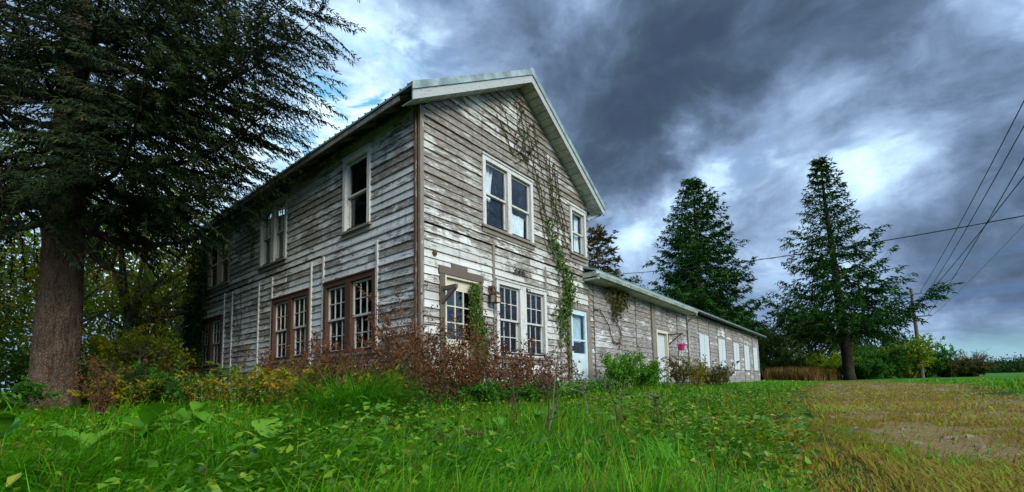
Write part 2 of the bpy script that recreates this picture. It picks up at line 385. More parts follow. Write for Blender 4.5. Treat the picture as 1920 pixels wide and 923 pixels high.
def _bark(N, out, a=(.075, .050, .034), b=(.165, .118, .086)):
    p = ocoord(N); x, y, z = N.xyz(p); pv = N.comb(x, y, N.m('MULTIPLY', z, .6))
    vr = N.n('ShaderNodeTexVoronoi', feature='DISTANCE_TO_EDGE'); N.L(N.v('ADD', pv, N.v('SCALE', N.noise(pv, 6, 3, col=True), scale=.12)), vr.inputs['Vector']); vr.inputs['Scale'].default_value = 23
    n = N.noise(pv, 16, 6, .65); h = N.m('ADD', N.m('MULTIPLY', N.step(vr.outputs[0], .0, .16), .55), N.m('MULTIPLY', n, 1.15))
    c = N.mix(N.step(N.m('ADD', h, N.m('MULTIPLY', N.m('SUBTRACT', N.noise(pv, 5, 4, .6), .5), 2.2)), .1, 1.7), a, b)
    c = N.mix(N.m('MULTIPLY', N.step(N.noise(p, 2.2, 4), .5, .7), .35), c, (.15, .14, .10))
    fu = N.noise(N.comb(N.m('MULTIPLY', x, 7.0), N.m('MULTIPLY', y, 7.0), N.m('MULTIPLY', z, 1.1)), 2.2, 6, .65)
    c = N.mix(N.m('MULTIPLY', N.step(fu, .50, .36), .6), c, (a[0]*.5, a[1]*.5, a[2]*.5))
    bsdf(N, out, c, .9, .1, N.m('ADD', h, N.m('MULTIPLY', fu, 2.0)), .9, .04)
M_bark = mat('spruce_bark', _bark)
M_bark3 = mat('dark_bark', lambda N, o: _bark(N, o, (.028, .022, .018), (.075, .058, .045)))
M_bark2 = mat('grey_bark', lambda N, o: _bark(N, o, (.07, .06, .045), (.17, .15, .11)))
M_twig = plain_mat('twig', (.075, .045, .03), .85, .1, .4, 12)
M_twiggrey = plain_mat('grey_twig', (.16, .14, .11), .85, .1, .4, 12)
M_spruce = leaf_mat('dark_spruce_needles', [(0, (.010, .022, .010)), (.6, (.026, .048, .018)), (.90, (.060, .080, .020)), (1, (.11, .07, .022))], .2, .8, .05)
M_spruce2 = leaf_mat('spruce_needles', [(0, (.008, .030, .007)), (.5, (.020, .070, .012)), (1, (.055, .140, .020))], .2, .85, .03)
M_yellowgreen = leaf_mat('yellow_green_leaves', [(0, (.06, .13, .008)), (.5, (.19, .28, .012)), (.85, (.36, .38, .02)), (1, (.42, .28, .02))], .6)
M_darkgreen = leaf_mat('dark_green_leaves', [(0, (.014, .040, .008)), (.6, (.035, .085, .014)), (1, (.085, .13, .02))], .35)
M_midgreen = leaf_mat('mid_green_leaves', [(0, (.02, .075, .008)), (.6, (.05, .17, .013)), (1, (.13, .27, .025))], .4)
M_bright = leaf_mat('fresh_green_leaves', [(0, (.030, .11, .004)), (.5, (.075, .24, .008)), (1, (.20, .36, .02))], .35, .45, .3)
M_olive = leaf_mat('olive_leaves', [(0, (.035, .04, .012)), (.5, (.08, .085, .018)), (1, (.16, .12, .03))], .3)
M_deadleaf = leaf_mat('dead_red_brown_leaves', [(0, (.050, .022, .010)), (.5, (.130, .055, .020)), (.85, (.21, .092, .028)), (1, (.28, .15, .045))], .2, .7)
M_weed = leaf_mat('autumn_weed_leaves', [(0, (.035, .085, .008)), (.35, (.09, .18, .010)), (.6, (.25, .23, .015)), (.8, (.34, .19, .015)), (1, (.25, .09, .02))], .35)
M_vine = leaf_mat('vine_leaves', [(0, (.02, .055, .010)), (.6, (.06, .14, .018)), (1, (.16, .20, .03))], .3)
M_grass = leaf_mat('grass_blades', [(0, (.014, .070, .002)), (.35, (.060, .26, .003)), (.7, (.16, .42, .006)), (.85, (.30, .46, .02)), (.92, (.22, .15, .014)), (1, (.34, .21, .035))], .45, .5, .2)
M_reed = leaf_mat('dry_goldenrod', [(0, (.06, .035, .012)), (.6, (.17, .095, .025)), (1, (.28, .19, .07))], .3, .8)
M_petal = leaf_mat('white_petals', [(0, (.75, .75, .70)), (1, (.80, .80, .78))], .2)

# ------------------------------------------------------------------ ground
DRIVE = np.array([(30, -4.1), (24.8, -4.4), (16, -4.8), (8, -5.3), (2.7, -5.75), (.4, -5.9), (-.7, -6.08), (-1.8, -6.33), (-2.6, -6.48), (-3.4, -6.68), (-4.3, -7.2), (-6.4, -9.2), (-7, -13), (-1, -11.5), (4.5, -9.3), (9, -8.6), (20, -9.6), (30, -7.8), (38, -6.2), (36, -4.8)])
def drive_dist(x, y):
    """Signed distance to the drive's edge, positive inside."""
    x = np.asarray(x, float); y = np.asarray(y, float); ins = np.zeros(x.shape, bool); dm = np.full(x.shape, 1e9)
    n = len(DRIVE)
    for i in range(n):
        a, b = DRIVE[i], DRIVE[(i+1) % n]
        c = ((a[1] > y) != (b[1] > y)) & (x < (b[0]-a[0])*(y-a[1])/(b[1]-a[1]+1e-12)+a[0]); ins ^= c
        t = np.clip(((x-a[0])*(b[0]-a[0])+(y-a[1])*(b[1]-a[1]))/((b-a)@(b-a)), 0, 1)
        dm = np.minimum(dm, np.hypot(x-a[0]-t*(b[0]-a[0]), y-a[1]-t*(b[1]-a[1])))
    return np.where(ins, dm, -dm)
def bare_patch(x, y):
    """0..1, where the drive is worn down to pale earth: wheel ruts and blotches."""
    d = drive_dist(x, y); n = wob(np.asarray(x)*.75+3, np.asarray(y)*1.9, .9, 2.2)+.45*wob(x, y, 3.3, .7)
    rut = np.exp(-((np.abs(d-1.55)-.78)/.30)**2)
    return np.clip((n*.75+rut*.80-.58)*1.9, 0, 1)*(d > .05)
def wob(x, y, f, s): return np.sin(x*f+s)*np.cos(y*f*1.13+s*1.7)+.5*np.sin(x*f*2.3+y*f*1.9+s*3)
def sm(a, lo, hi):
    t = np.clip((a-lo)/(hi-lo), 0, 1); return t*t*(3-2*t)
def gz(x, y):
    """Ground height."""
    x = np.asarray(x, float); y = np.asarray(y, float)
    dh = np.maximum(np.maximum(-x, 0), np.maximum(-y, 0)); dh = np.where((x > -1) & (y > -1), 0, np.hypot(np.maximum(-x, 0), np.maximum(-y, 0)))
    z = -.42+.14*sm(-dh, -3.5, 0)+.10*sm(x, 12, 40)
    ins = sm(drive_dist(x, y), -.3, .6)
    z = z+(.035*wob(x, y, 1.3, .4)+.02*wob(x, y, 3.1, 2.))*(1-.75*ins)*sm(-np.hypot(x, y), -60, -20)-.03*ins
    return z+.9*sm(np.hypot(x, y), 110, 420)
def build_ground():
    ax = np.unique(np.concatenate([np.linspace(-12, 16, 170), np.linspace(16, 45, 80), np.array([-900, -400, -200, -100, -60, -40, -25, -18, 55, 70, 90, 120, 160, 220, 320, 500, 900])]))
    X, Y = np.meshgrid(ax, ax, indexing='ij'); Z = gz(X, Y); n = len(ax)
    m = MB(); i, j = np.meshgrid(np.arange(n-1), np.arange(n-1), indexing='ij')
    m.add(np.stack([X, Y, Z], -1).reshape(-1, 3), np.stack([i*n+j, (i+1)*n+j, (i+1)*n+j+1, i*n+j+1], -1).reshape(-1, 4))
    def fn(N, out):
        p = ocoord(N); d = attr(N, 'drive')
        n1 = N.noise(p, 1.1, 5, .6); n2 = N.noise(p, 9, 6, .65); n3 = N.noise(p, 60, 3, .6)
        green = N.mix(n2, (.012, .035, .006), (.03, .075, .010))
        green = N.mix(N.m('MULTIPLY', N.step(n1, .5, .7), .5), green, (.06, .05, .02))
        x, y, z = N.xyz(p)
        far = N.m('MULTIPLY', N.step(x, 14, 30), N.step(n2, .2, .8, .7, 1.0))
        green = N.mix(far, green, N.mix(n1, (.03, .13, .010), (.06, .18, .015)))
        soil = N.mix(n2, (.10, .060, .012), (.23, .145, .032))
        soil = N.mix(N.m('MULTIPLY', N.step(n1, .50, .66), N.step(n3, .35, .6)), soil, (.30, .25, .17))
        soil = N.mix(N.m('MULTIPLY', N.step(N.noise(p, 2.3, 5, .6), .50, .66), .7), soil, (.11, .11, .012))
        soil = N.mix(N.m('MULTIPLY', N.step(N.m('ADD', attr(N, 'bare'), N.m('MULTIPLY', N.m('SUBTRACT', n2, .5), .9)), .40, .95), N.step(n3, .30, .62)), soil, N.mix(n2, (.14, .088, .034), (.34, .255, .145)))
        dd = N.step(N.m('ADD', d, N.m('MULTIPLY', N.m('SUBTRACT', N.noise(p, 1.6, 5, .65), .5), 2.2)), -.25, .45)
        c = N.mix(dd, green, soil)
        bsdf(N, out, c, .95, .1, N.m('ADD', n2, n3), .8, .03)
    o = m.build('ground', mat('ground', fn), smooth=True)
    a = o.data.attributes.new('drive', 'FLOAT', 'POINT'); a.data.foreach_set('value', np.clip(drive_dist(X, Y), -3, 3).ravel().astype(np.float32))
    b_ = o.data.attributes.new('bare', 'FLOAT', 'POINT'); b_.data.foreach_set('value', bare_patch(X, Y).ravel().astype(np.float32))
    tag(o, kind='structure')
build_ground()

# ------------------------------------------------------------------ the farmhouse
WD, LEN, WX1 = 6.65, 12.45, 34.0          # gable width, depth of the two-storey block, far end of the low wing
EZ, RX, RZ = 5.56, 3.30, 7.95             # wall height at the eave, ridge position and height
SL = (RZ-5.55)/(RX+.48)
BELT = 3.22
front = lambda u, d, z: (u, -d, z)        # u along the wall, d out of it
side = lambda u, d, z: (-d, u, z)
house = thing('farmhouse', 'old two-storey farmhouse with flaking white boards and a long low wing', 'house')

def pbox(mb, T, u0, u1, d0, d1, z0, z1, mat=0, tint=.5):
    P = [T(*q) for q in ((u0, d0, z0), (u1, d0, z0), (u1, d1, z0), (u0, d1, z0), (u0, d0, z1), (u1, d0, z1), (u1, d1, z1), (u0, d1, z1))]
    mb.hexa(P, mat, tint)
def subtract(rects, h):
    out = []
    for a, b, c, d in rects:
        if h[1] <= a or h[0] >= b or h[3] <= c or h[2] >= d: out.append((a, b, c, d)); continue
        if h[2] > c: out.append((a, b, c, h[2]))
        if h[3] < d: out.append((a, b, h[3], d))
        c2, d2 = max(c, h[2]), min(d, h[3])
        if h[0] > a: out.append((a, h[0], c2, d2))
        if h[1] < b: out.append((h[1], b, c2, d2))
    return out
def siding(mb, T, u0, u1, z0, z1, holes, course, r, jl=(1.6, 4.2), dtop=.006, dbot=.038, gable=None, sag=.004):
    z = z0
    while z < z1-.01:
        zt = min(z+course, z1); u = u0
        while u < u1-.01:
            ue = u+r.uniform(*jl)
            if u1-ue < .6: ue = u1
            tint = r.rand(); dj = r.normal(0, .003); tl = r.normal(0, .002)
            for (a, b, c, d) in [q for h in [None] for q in _sub_all([(u+.0015, ue-.0015, z, zt)], holes)]:
                if b-a < .01 or d-c < .012: continue
                dd = lambda zz: max(.005, dtop+(dbot-dtop)*(1-(zz-z)/course)+dj+tl*(1-(zz-z)/course)*2)
                a0 = a1 = a; b0 = b1 = b
                if gable:
                    l0, r0 = gable(c); l1, r1 = gable(d)
                    a0, b0, a1, b1 = max(a, l0), min(b, r0), max(a, l1), min(b, r1)
                    if b0-a0 < .03: continue
                    if b1 < a1+.01: a1 = b1 = min(max((a1+b1)/2, a0), b0)
                s1, s2 = r.normal(0, sag, 2)
                dc, dt = dd(c), dd(d)
                P = [T(a0, .003, c+s1), T(b0, .003, c+s2), T(b0, dc, c+s2), T(a0, dc, c+s1), T(a1, .003, d), T(b1, .003, d), T(b1, dt, d), T(a1, dt, d)]
                mb.add(P, [(0, 1, 2, 3), (3, 2, 6, 7), (0, 3, 7, 4), (1, 5, 6, 2)], 0, tint)
            u = ue
        z = zt
def _sub_all(rects, holes):
    for h in holes: rects = subtract(rects, h)
    return rects
def backing(mb, T, u0, u1, z0, z1, holes, th, mat=0):
    us = sorted({u0, u1, *[q for h in holes for q in h[:2]]}); zs = sorted({z0, z1, *[q for h in holes for q in h[2:]]})
    for a, b in zip(us, us[1:]):
        for c, d in zip(zs, zs[1:]):
            if any(h[0]-1e-6 <= a and b <= h[1]+1e-6 and h[2]-1e-6 <= c and d <= h[3]+1e-6 for h in holes): continue
            for dep in (0, -th): mb.add([T(a, dep, c), T(b, dep, c), T(b, dep, d), T(a, dep, d)], [(0, 1, 2, 3)], mat)
    for a, b, c, d in holes:
        mb.add([T(u, dep, z) for dep in (0, -th) for u, z in ((a, c), (b, c), (b, d), (a, d))], [(0, 1, 5, 4), (1, 2, 6, 5), (2, 3, 7, 6), (3, 0, 4, 7)], mat)

# openings: (u0, u1, z0, z1) of the outer casing
W_UP = (1.79, 3.73, 3.60, 5.25); W_UPR = (5.60, 6.52, 3.82, 5.23); W_LOW = (2.20, 4.23, .66, 2.42)
D_FRONT = (.49, 1.73, -.05, 2.38); D_BLUE = (5.40, 6.55, .06, 2.22)
L_A1 = (1.35, 3.43, .76, 2.46); L_A2 = (4.13, 6.21, .76, 2.46); L_A3 = (9.90, 12.1, .76, 2.46)
L_C1 = (1.57, 2.64, 3.53, 5.25); L_C2 = (5.46, 7.12, 3.53, 5.25); L_C3 = (9.43, 11.5, 3.53, 5.25)
D_WING = (12.05, 13.36, -.10, 2.08)
SHUT = [(18.05, 19.72), (21.73, 23.27), (25.42, 26.90), (28.57, 30.12), (31.70, 33.20)]
ins = lambda h, e=.09: (h[0]+e, h[1]-e, h[2]+e, h[3]-e)
gab = lambda z: (max(0., (z-EZ+.02)/SL), min(WD, 2*RX-(z-EZ+.02)/SL))
WING_Z = 3.06

def build_walls():
    r = rng(4)
    fh = [W_UP, W_UPR, W_LOW, D_FRONT, D_BLUE]; wh = [D_WING]
    # front: gable, then the wing
    m = MB(); backing(m, front, 0, WD, -.30, EZ, [ins(h) for h in fh], .14)
    m.prism([(0, EZ), (WD, EZ), (RX, RZ-.32)], 1, 0, .14)
    w = m.build('wall', [M_dark], house); w['label'] = 'gable end wall of flaking weathered boards'
    b = MB()
    siding(b, front, .075, WD, BELT, RZ, [W_UP, W_UPR], .166, r, gable=gab)
    siding(b, front, .075, WD, -.14, BELT-.03, [W_LOW, D_FRONT, D_BLUE], .166, r, jl=(1.0, 2.8))
    b.build('siding', [M_front], w)
    t = MB(); pbox(t, front, -.005, .085, -.02, .048, -.14, EZ-.03); t.build('corner_board', [M_trimg], w)
    for u, a, c in ((2.14, .0, 3.20), (4.28, -.12, .66), (4.24, 2.42, 3.1), (4.91, -.1, 2.98), (6.60, .0, 3.0)): t = MB(); pbox(t, front, u-.035, u+.035, .004, .046, a, c); t.build('batten', [M_trimg], w)
    q = MB(); pbox(q, front, 5.24, 5.37, .004, .10, -.2, 1.98); q.build('post', [M_bare], w)
    # side wall
    lh = [L_A1, L_A2, L_A3, L_C1, L_C2, L_C3]
    m = MB(); backing(m, side, 0.0, LEN, -.30, EZ, [ins(h) for h in lh], .14)
    w = m.build('wall', [M_dark], house); w['label'] = 'long side wall of grey-white boards under the eave'
    b = MB(); siding(b, side, .075, LEN, BELT, EZ+.05, lh[3:], .166, r, jl=(2.2, 5.0)); siding(b, side, .075, LEN, -.14, BELT-.035, lh[:3], .166, r, jl=(1.2, 3.2))
    b.build('siding', [M_left], w)
    t = MB(); pbox(t, side, .0495, .095, .004, .047, -.14, EZ-.03)
    t.build('corner_board', [M_rustwood], w)
    for u in (1.31, 3.49, 4.07, 6.25, 7.12, 9.11, 9.78): t = MB(); pbox(t, side, u-.032, u+.032, .004, .052, -.1, BELT-.04+r.uniform(-.12, .0)); t.build('batten', [M_trim], w)
    t = MB(); pbox(t, side, .14, 3.6, .004, .044, BELT-.034, BELT); t.build('belt_board', [M_trim], w)
    # rear and far side
    m = MB(); m.box(0, WD, LEN-.14, LEN, -.3, EZ); m.prism([(0, EZ), (WD, EZ), (RX, RZ-.32)], 1, LEN-.14, LEN)
    m.box(WD-.14, WD, .14, LEN-.14, -.3, EZ)
    w = m.build('wall', [M_left], house); w['label'] = 'plain rear walls of the two-storey block'
    m = MB(); m.box(.15, WD-.15, .15, LEN-.15, 2.95, 3.1); m.box(.15, WD-.15, .15, LEN-.15, -.2, -.05); m.box(.15, WD-.15, 4.9, 5.0, -.05, 2.94); m.box(3.2, 3.3, .3, LEN-.2, 3.11, 5.5)
    m.build('interior_floor', [M_dark], house)
    # wing
    m = MB(); backing(m, front, WD+.002, WX1, -.25, WING_Z+.25, [ins(h, .07) for h in wh], .14)
    m.box(WX1-.14, WX1, .14, 8.0, -.25, WING_Z+.2); m.box(WD+.01, WX1, 7.86, 8.0, -.25, WING_Z+.2)
    m.prism([(0, WING_Z+.2), (8.0, WING_Z+.2), (4.0, 4.75)], 0, WX1-.12, WX1-.002)
    w = m.build('wall', [M_wing], house); w['label'] = 'long low wing wall of grey boards in upright panels'
    b = MB(); seams = [6.89, 8.84, 10.12, 11.62, 12.02, 13.42, 14.7, 16.1, 17.95, 19.9, 21.6, 23.4, 25.3, 27.0, 28.45, 30.2, 31.6, 33.3, WX1]
    siding(b, front, WD, 6.85, -.10, WING_Z+.12, [], .166, r)
    holes = [D_WING]+[(a, c, .64, 2.36) for a, c in SHUT]
    for a, c in zip(seams, seams[1:]):
        siding(b, front, a+.025, c-.012, -.06-r.uniform(0, .03), WING_Z+.12, holes, r.choice([.17, .185, .2]), r, jl=(3, 6), dbot=.026)
    b.build('siding', [M_wing], w)
    for s_ in seams[:-1]: t = MB(); pbox(t, front, s_-.022, s_+.008, .003, .036 if r.rand() < .6 else .018, -.1, WING_Z+.1); t.build('batten', [M_bare], w)
    t = MB(); pbox(t, front, 11.68, 11.98, .004, .05, -.1, WING_Z+.1); t.build('wide_board', [M_trimg], w)
    m = MB(); m.box(-.03, WD-.01, -.03, .0, -.75, -.145); m.box(-.03, .0, .0, LEN, -.75, -.145)
    m.box(WD-.01, WX1+.02, -.02, .0, -.75, -.10); m.box(WX1, WX1+.02, .0, 8, -.75, -.10); m.build('foundation', [M_concrete], house)
build_walls()

def win(T, o, casing, sashm, lights=(3, 2), cols=2, cw=.10, mull=.14, sill=True, curtain=None, open_low=(), boarded=(), brown_pane=None, silld=.10, low_lights=None):
    """Double-hung window: casing with mullion, sashes with glazing bars, panes, sill."""
    u0, u1, z0, z1 = o; m = MB()
    pbox(m, T, u0, u0+cw, .002, .062, z0, z1); pbox(m, T, u1-cw, u1, .002, .062, z0, z1)
    pbox(m, T, u0+cw, u1-cw, .002, .060, z1-cw, z1); pbox(m, T, u0-.02, u1+.02, .010, .085, z1+.002, z1+.034)
    iw = (u1-u0-2*cw-(cols-1)*mull)/cols
    for k in range(cols-1): a = u0+cw+(k+1)*iw+k*mull; pbox(m, T, a, a+mull, -.06, .055, z0+.02, z1-cw-.002)
    pbox(m, T, u0+cw, u1-cw, -.09, .02, z0, z0+.045)
    for a, b in ((u0+cw-.012, u0+cw), (u1-cw, u1-cw+.012)): pbox(m, T, a, b, -.10, .001, z0+.05, z1-cw)
    w = m.build('window', [casing], house)
    if sill:
        s = MB(); pbox(s, T, u0-.05, u1+.05, .002, silld, z0-.055, z0-.003); pbox(s, T, u0-.02, u1+.02, .002, .055, z0-.16, z0-.057); s.build('sill', [M_trimg], w)
    zb, zt = z0+.047, z1-cw-.003; zm = (zb+zt)/2
    for k in range(cols):
        a = u0+cw+k*(iw+mull)+.004; b = a+iw-.008
        for up in (1, 0):
            za, zc = (zm-.02, zt) if up else (zb, zm+.02)
            dz = -.045 if up else -.085
            if not up and k in open_low: za, zc = za+.45, zc+.45
            s = MB(); st = .042
            pbox(s, T, a, a+st, dz, dz+.036, za, zc); pbox(s, T, b-st, b, dz, dz+.036, za, zc)
            pbox(s, T, a+st, b-st, dz+.001, dz+.035, za, za+(.045 if up else .065)); pbox(s, T, a+st, b-st, dz+.001, dz+.035, zc-.045, zc)
            nx, nz = lights if up or low_lights is None else low_lights
            for i in range(1, nx): q = a+st+(b-a-2*st)*i/nx; pbox(s, T, q-.010, q+.010, dz+.006, dz+.030, za+.045, zc-.045)
            for i in range(1, nz): q = za+.045+(zc-za-.09)*i/nz; pbox(s, T, a+st, b-st, dz+.007, dz+.029, q-.010, q+.010)
            s.build('sash', [sashm], w)
            if (k, up) in boarded: continue
            g = MB(); g.add([T(a+st-.004, dz+.018, za+.03), T(b-st+.004, dz+.018, za+.03), T(b-st+.004, dz+.018, zc-.03), T(a+st-.004, dz+.018, zc-.03)], [(0, 1, 2, 3)]); g.build('pane', [M_glass], w)
        if curtain and k in curtain:
            for (ca, cb, c0, c1) in curtain[k]:
                n = 24; uu = np.linspace(a+ca*iw, a+cb*iw-.01, n); P = []
                for z in np.linspace(zb+c0*(zt-zb), zb+c1*(zt-zb), 7):
                    sq = 1-.22*math.sin((z-zb)/(zt-zb)*3.1)*(1 if cb-ca < .8 else 0)
                    P += [T(a+ca*iw+(q-a-ca*iw)*sq, -.16+.018*math.sin(q*52+z*2)+.01*math.sin(q*21), z) for q in uu]
                cm = MB(); cm.add(P, [[i*n+j, i*n+j+1, (i+1)*n+j+1, (i+1)*n+j] for i in range(6) for j in range(n-1)])
                cm.build('curtain', [M_curtain], w, smooth=True)
    return w
win(front, W_UP, M_trim, M_sash, (1, 1), 2, curtain={0: [(.0, .62, .45, 1), (.0, .28, .05, .5)], 1: [(.0, .95, .0, .42)]})['label'] = 'paired upper window in the gable with torn pale curtains'
win(front, W_UPR, M_trim, M_sash, (1, 1), 1, curtain={0: [(.0, .55, .0, 1), (.58, 1, .0, 1)]})['label'] = 'single upper window with full white curtains'
win(front, W_LOW, M_trim, M_sash, (3, 2), 2, mull=.26)['label'] = 'paired white window with small panes under the house number'
win(side, L_A1, M_brown, M_sash, (3, 2), 2, mull=.22, cw=.11)['label'] = 'paired red-brown framed window nearest the corner'
win(side, L_A2, M_brown, M_sash, (3, 2), 2, mull=.22, cw=.11)['label'] = 'second paired red-brown framed window along the side wall'
win(side, L_A3, M_brown, M_sash, (3, 2), 2, mull=.22, cw=.11)['label'] = 'half hidden window behind the ivy at the far end'
win(side, L_C1, M_trim, M_sash, (1, 1), 1)['label'] = 'single upper window near the corner board'
win(side, L_C2, M_trim, M_sash, (2, 1), 2, mull=.2)['label'] = 'paired upper window with upright bars in the side wall'
win(side, L_C3, M_trimg, M_sash, (1, 1), 2)['label'] = 'dark upper window beside the ivy'

def build_doors():
    # weathered door with nine panes
    u0, u1, z0, z1 = D_FRONT; T = front; m = MB()
    pbox(m, T, u0-.005, u0+.13, .002, .058, 1.35, z1-.14); pbox(m, T, u0+.01, u0+.13, .002, .05, z0, 1.345); pbox(m, T, u1-.14, u1+.005, .002, .058, z0, z1-.14)
    pbox(m, T, u0-.03, u1+.03, .002, .066, z1-.135, z1+.02); pbox(m, T, u0+.33, u0+.78, .004, .05, z1+.024, z1+.13)
    d = m.build('door', [M_bare], house); d['label'] = 'weathered front door with a barred window and green vine on its jamb'
    m = MB(); a, b = u0+.13, u1-.14
    pbox(m, T, a, a+.045, -.10, .05, z0, z1-.137); pbox(m, T, b-.045, b, -.10, .05, z0, z1-.137); pbox(m, T, a+.045, b-.045, -.09, .045, z1-.18, z1-.137)
    m.build('frame', [M_cream], d)
    a, b = a+.05, b-.05; zt = z1-.19; m = MB()
    pbox(m, T, a, b, -.07, -.03, z0, .95); pbox(m, T, a, b, -.07, -.03, zt-.22, zt); pbox(m, T, a, a+.06, -.07, -.03, .95, zt-.22); pbox(m, T, b-.09, b, -.07, -.03, .95, zt-.22)
    for i in (1, 2): q = a+.06+(b-a-.15)*i/3; pbox(m, T, q-.013, q+.013, -.066, -.026, .951, zt-.221)
    for i in (1, 2): q = .95+(zt-.22-.95)*i/3; pbox(m, T, a+.06, b-.09, -.065, -.025, q-.013, q+.013)
    for c, e in ((.1, .45), (.52, .88)): pbox(m, T, a+.1, b-.1, -.03, -.018, c, e)
    m.build('leaf', [M_cream], d)
    m = MB(); pbox(m, T, a+.055, b-.085, -.052, -.048, .945, zt-.215); m.build('pane', [M_glass], d)
    # pale blue storm door
    u0, u1, z0, z1 = D_BLUE; m = MB()
    pbox(m, T, u0, u0+.07, .002, .056, z0, z1); pbox(m, T, u1-.14, u1, .002, .05, z0, z1); pbox(m, T, u0+.07, u1-.14, .002, .054, z1-.08, z1)
    d = m.build('door', [M_trimg], house); d['label'] = 'pale blue storm door with a tall glass panel'
    a, b = u0+.075, u1-.145; zt = z1-.085; m = MB()
    pbox(m, T, a, a+.12, -.03, .03, z0+.02, zt); pbox(m, T, b-.12, b, -.03, .03, z0+.02, zt); pbox(m, T, a+.12, b-.12, -.03, .028, zt-.14, zt)
    pbox(m, T, a+.12, b-.12, -.03, .028, z0+.02, .86); pbox(m, T, a+.12, b-.12, -.03, .026, 1.22, 1.27); pbox(m, T, a+.17, b-.17, .03, .036, z0+.15, .75)
    m.build('leaf', [M_doorblue], d)
    m = MB(); pbox(m, T, a+.115, b-.115, -.004, .0, .86, 1.22); pbox(m, T, a+.115, b-.115, -.004, .0, 1.27, zt-.14); m.build('pane', [M_glass], d)
    m = MB(); pbox(m, T, a+.03, a+.08, .03, .06, .92, 1.06); m.tube([front(a+.055, .07, .94), front(a+.055, .10, .95), front(a+.055, .10, 1.03), front(a+.055, .07, 1.04)], .008); m.build('handle', [M_iron], d)
    m = MB(); n = 20; uu = np.linspace(a+.12, b-.12, n)
    m.add([T(q, -.12+.012*math.sin(q*60), z) for z in (1.2, 2.1) for q in uu], [[j, j+1, n+j+1, n+j] for j in range(n-1)]); m.build('curtain', [M_curtain], d, smooth=True)
    # wing door
    u0, u1, z0, z1 = D_WING; m = MB()
    pbox(m, T, u0, u0+.12, -.12, .06, z0, z1-.11); pbox(m, T, u1-.12, u1, -.12, .06, z0, z1-.11); pbox(m, T, u0, u1, -.12, .064, z1-.107, z1)
    d = m.build('door', [M_cream], house); d['label'] = 'blank white door of the wing in a cream frame'
    m = MB(); pbox(m, T, u0+.125, u1-.125, -.115, -.06, z0+.02, z1-.11); m.build('leaf', [M_panel], d)
    m = MB(); pbox(m, T, u0+.2, u0+.25, -.055, -.02, .9, 1.05); m.build('handle', [M_iron], d)
    # shuttered openings
    for k, (a, b) in enumerate(SHUT):
        m = MB(); g = .05 if k < 4 else .03; mid = (a+b)/2
        pbox(m, T, a, mid-g/2, .006, .040, .64, 2.36); pbox(m, T, mid+g/2, b, .006, .040, .64, 2.36)
        s = m.build('shutter', [M_panel], house)
        m = MB(); pbox(m, T, mid-g/2+.002, mid+g/2-.002, .003, .012, .64, 2.36); pbox(m, T, a-.03, b+.03, .004, .055, .59, .636); m.build('frame', [M_bare], s)
build_doors()

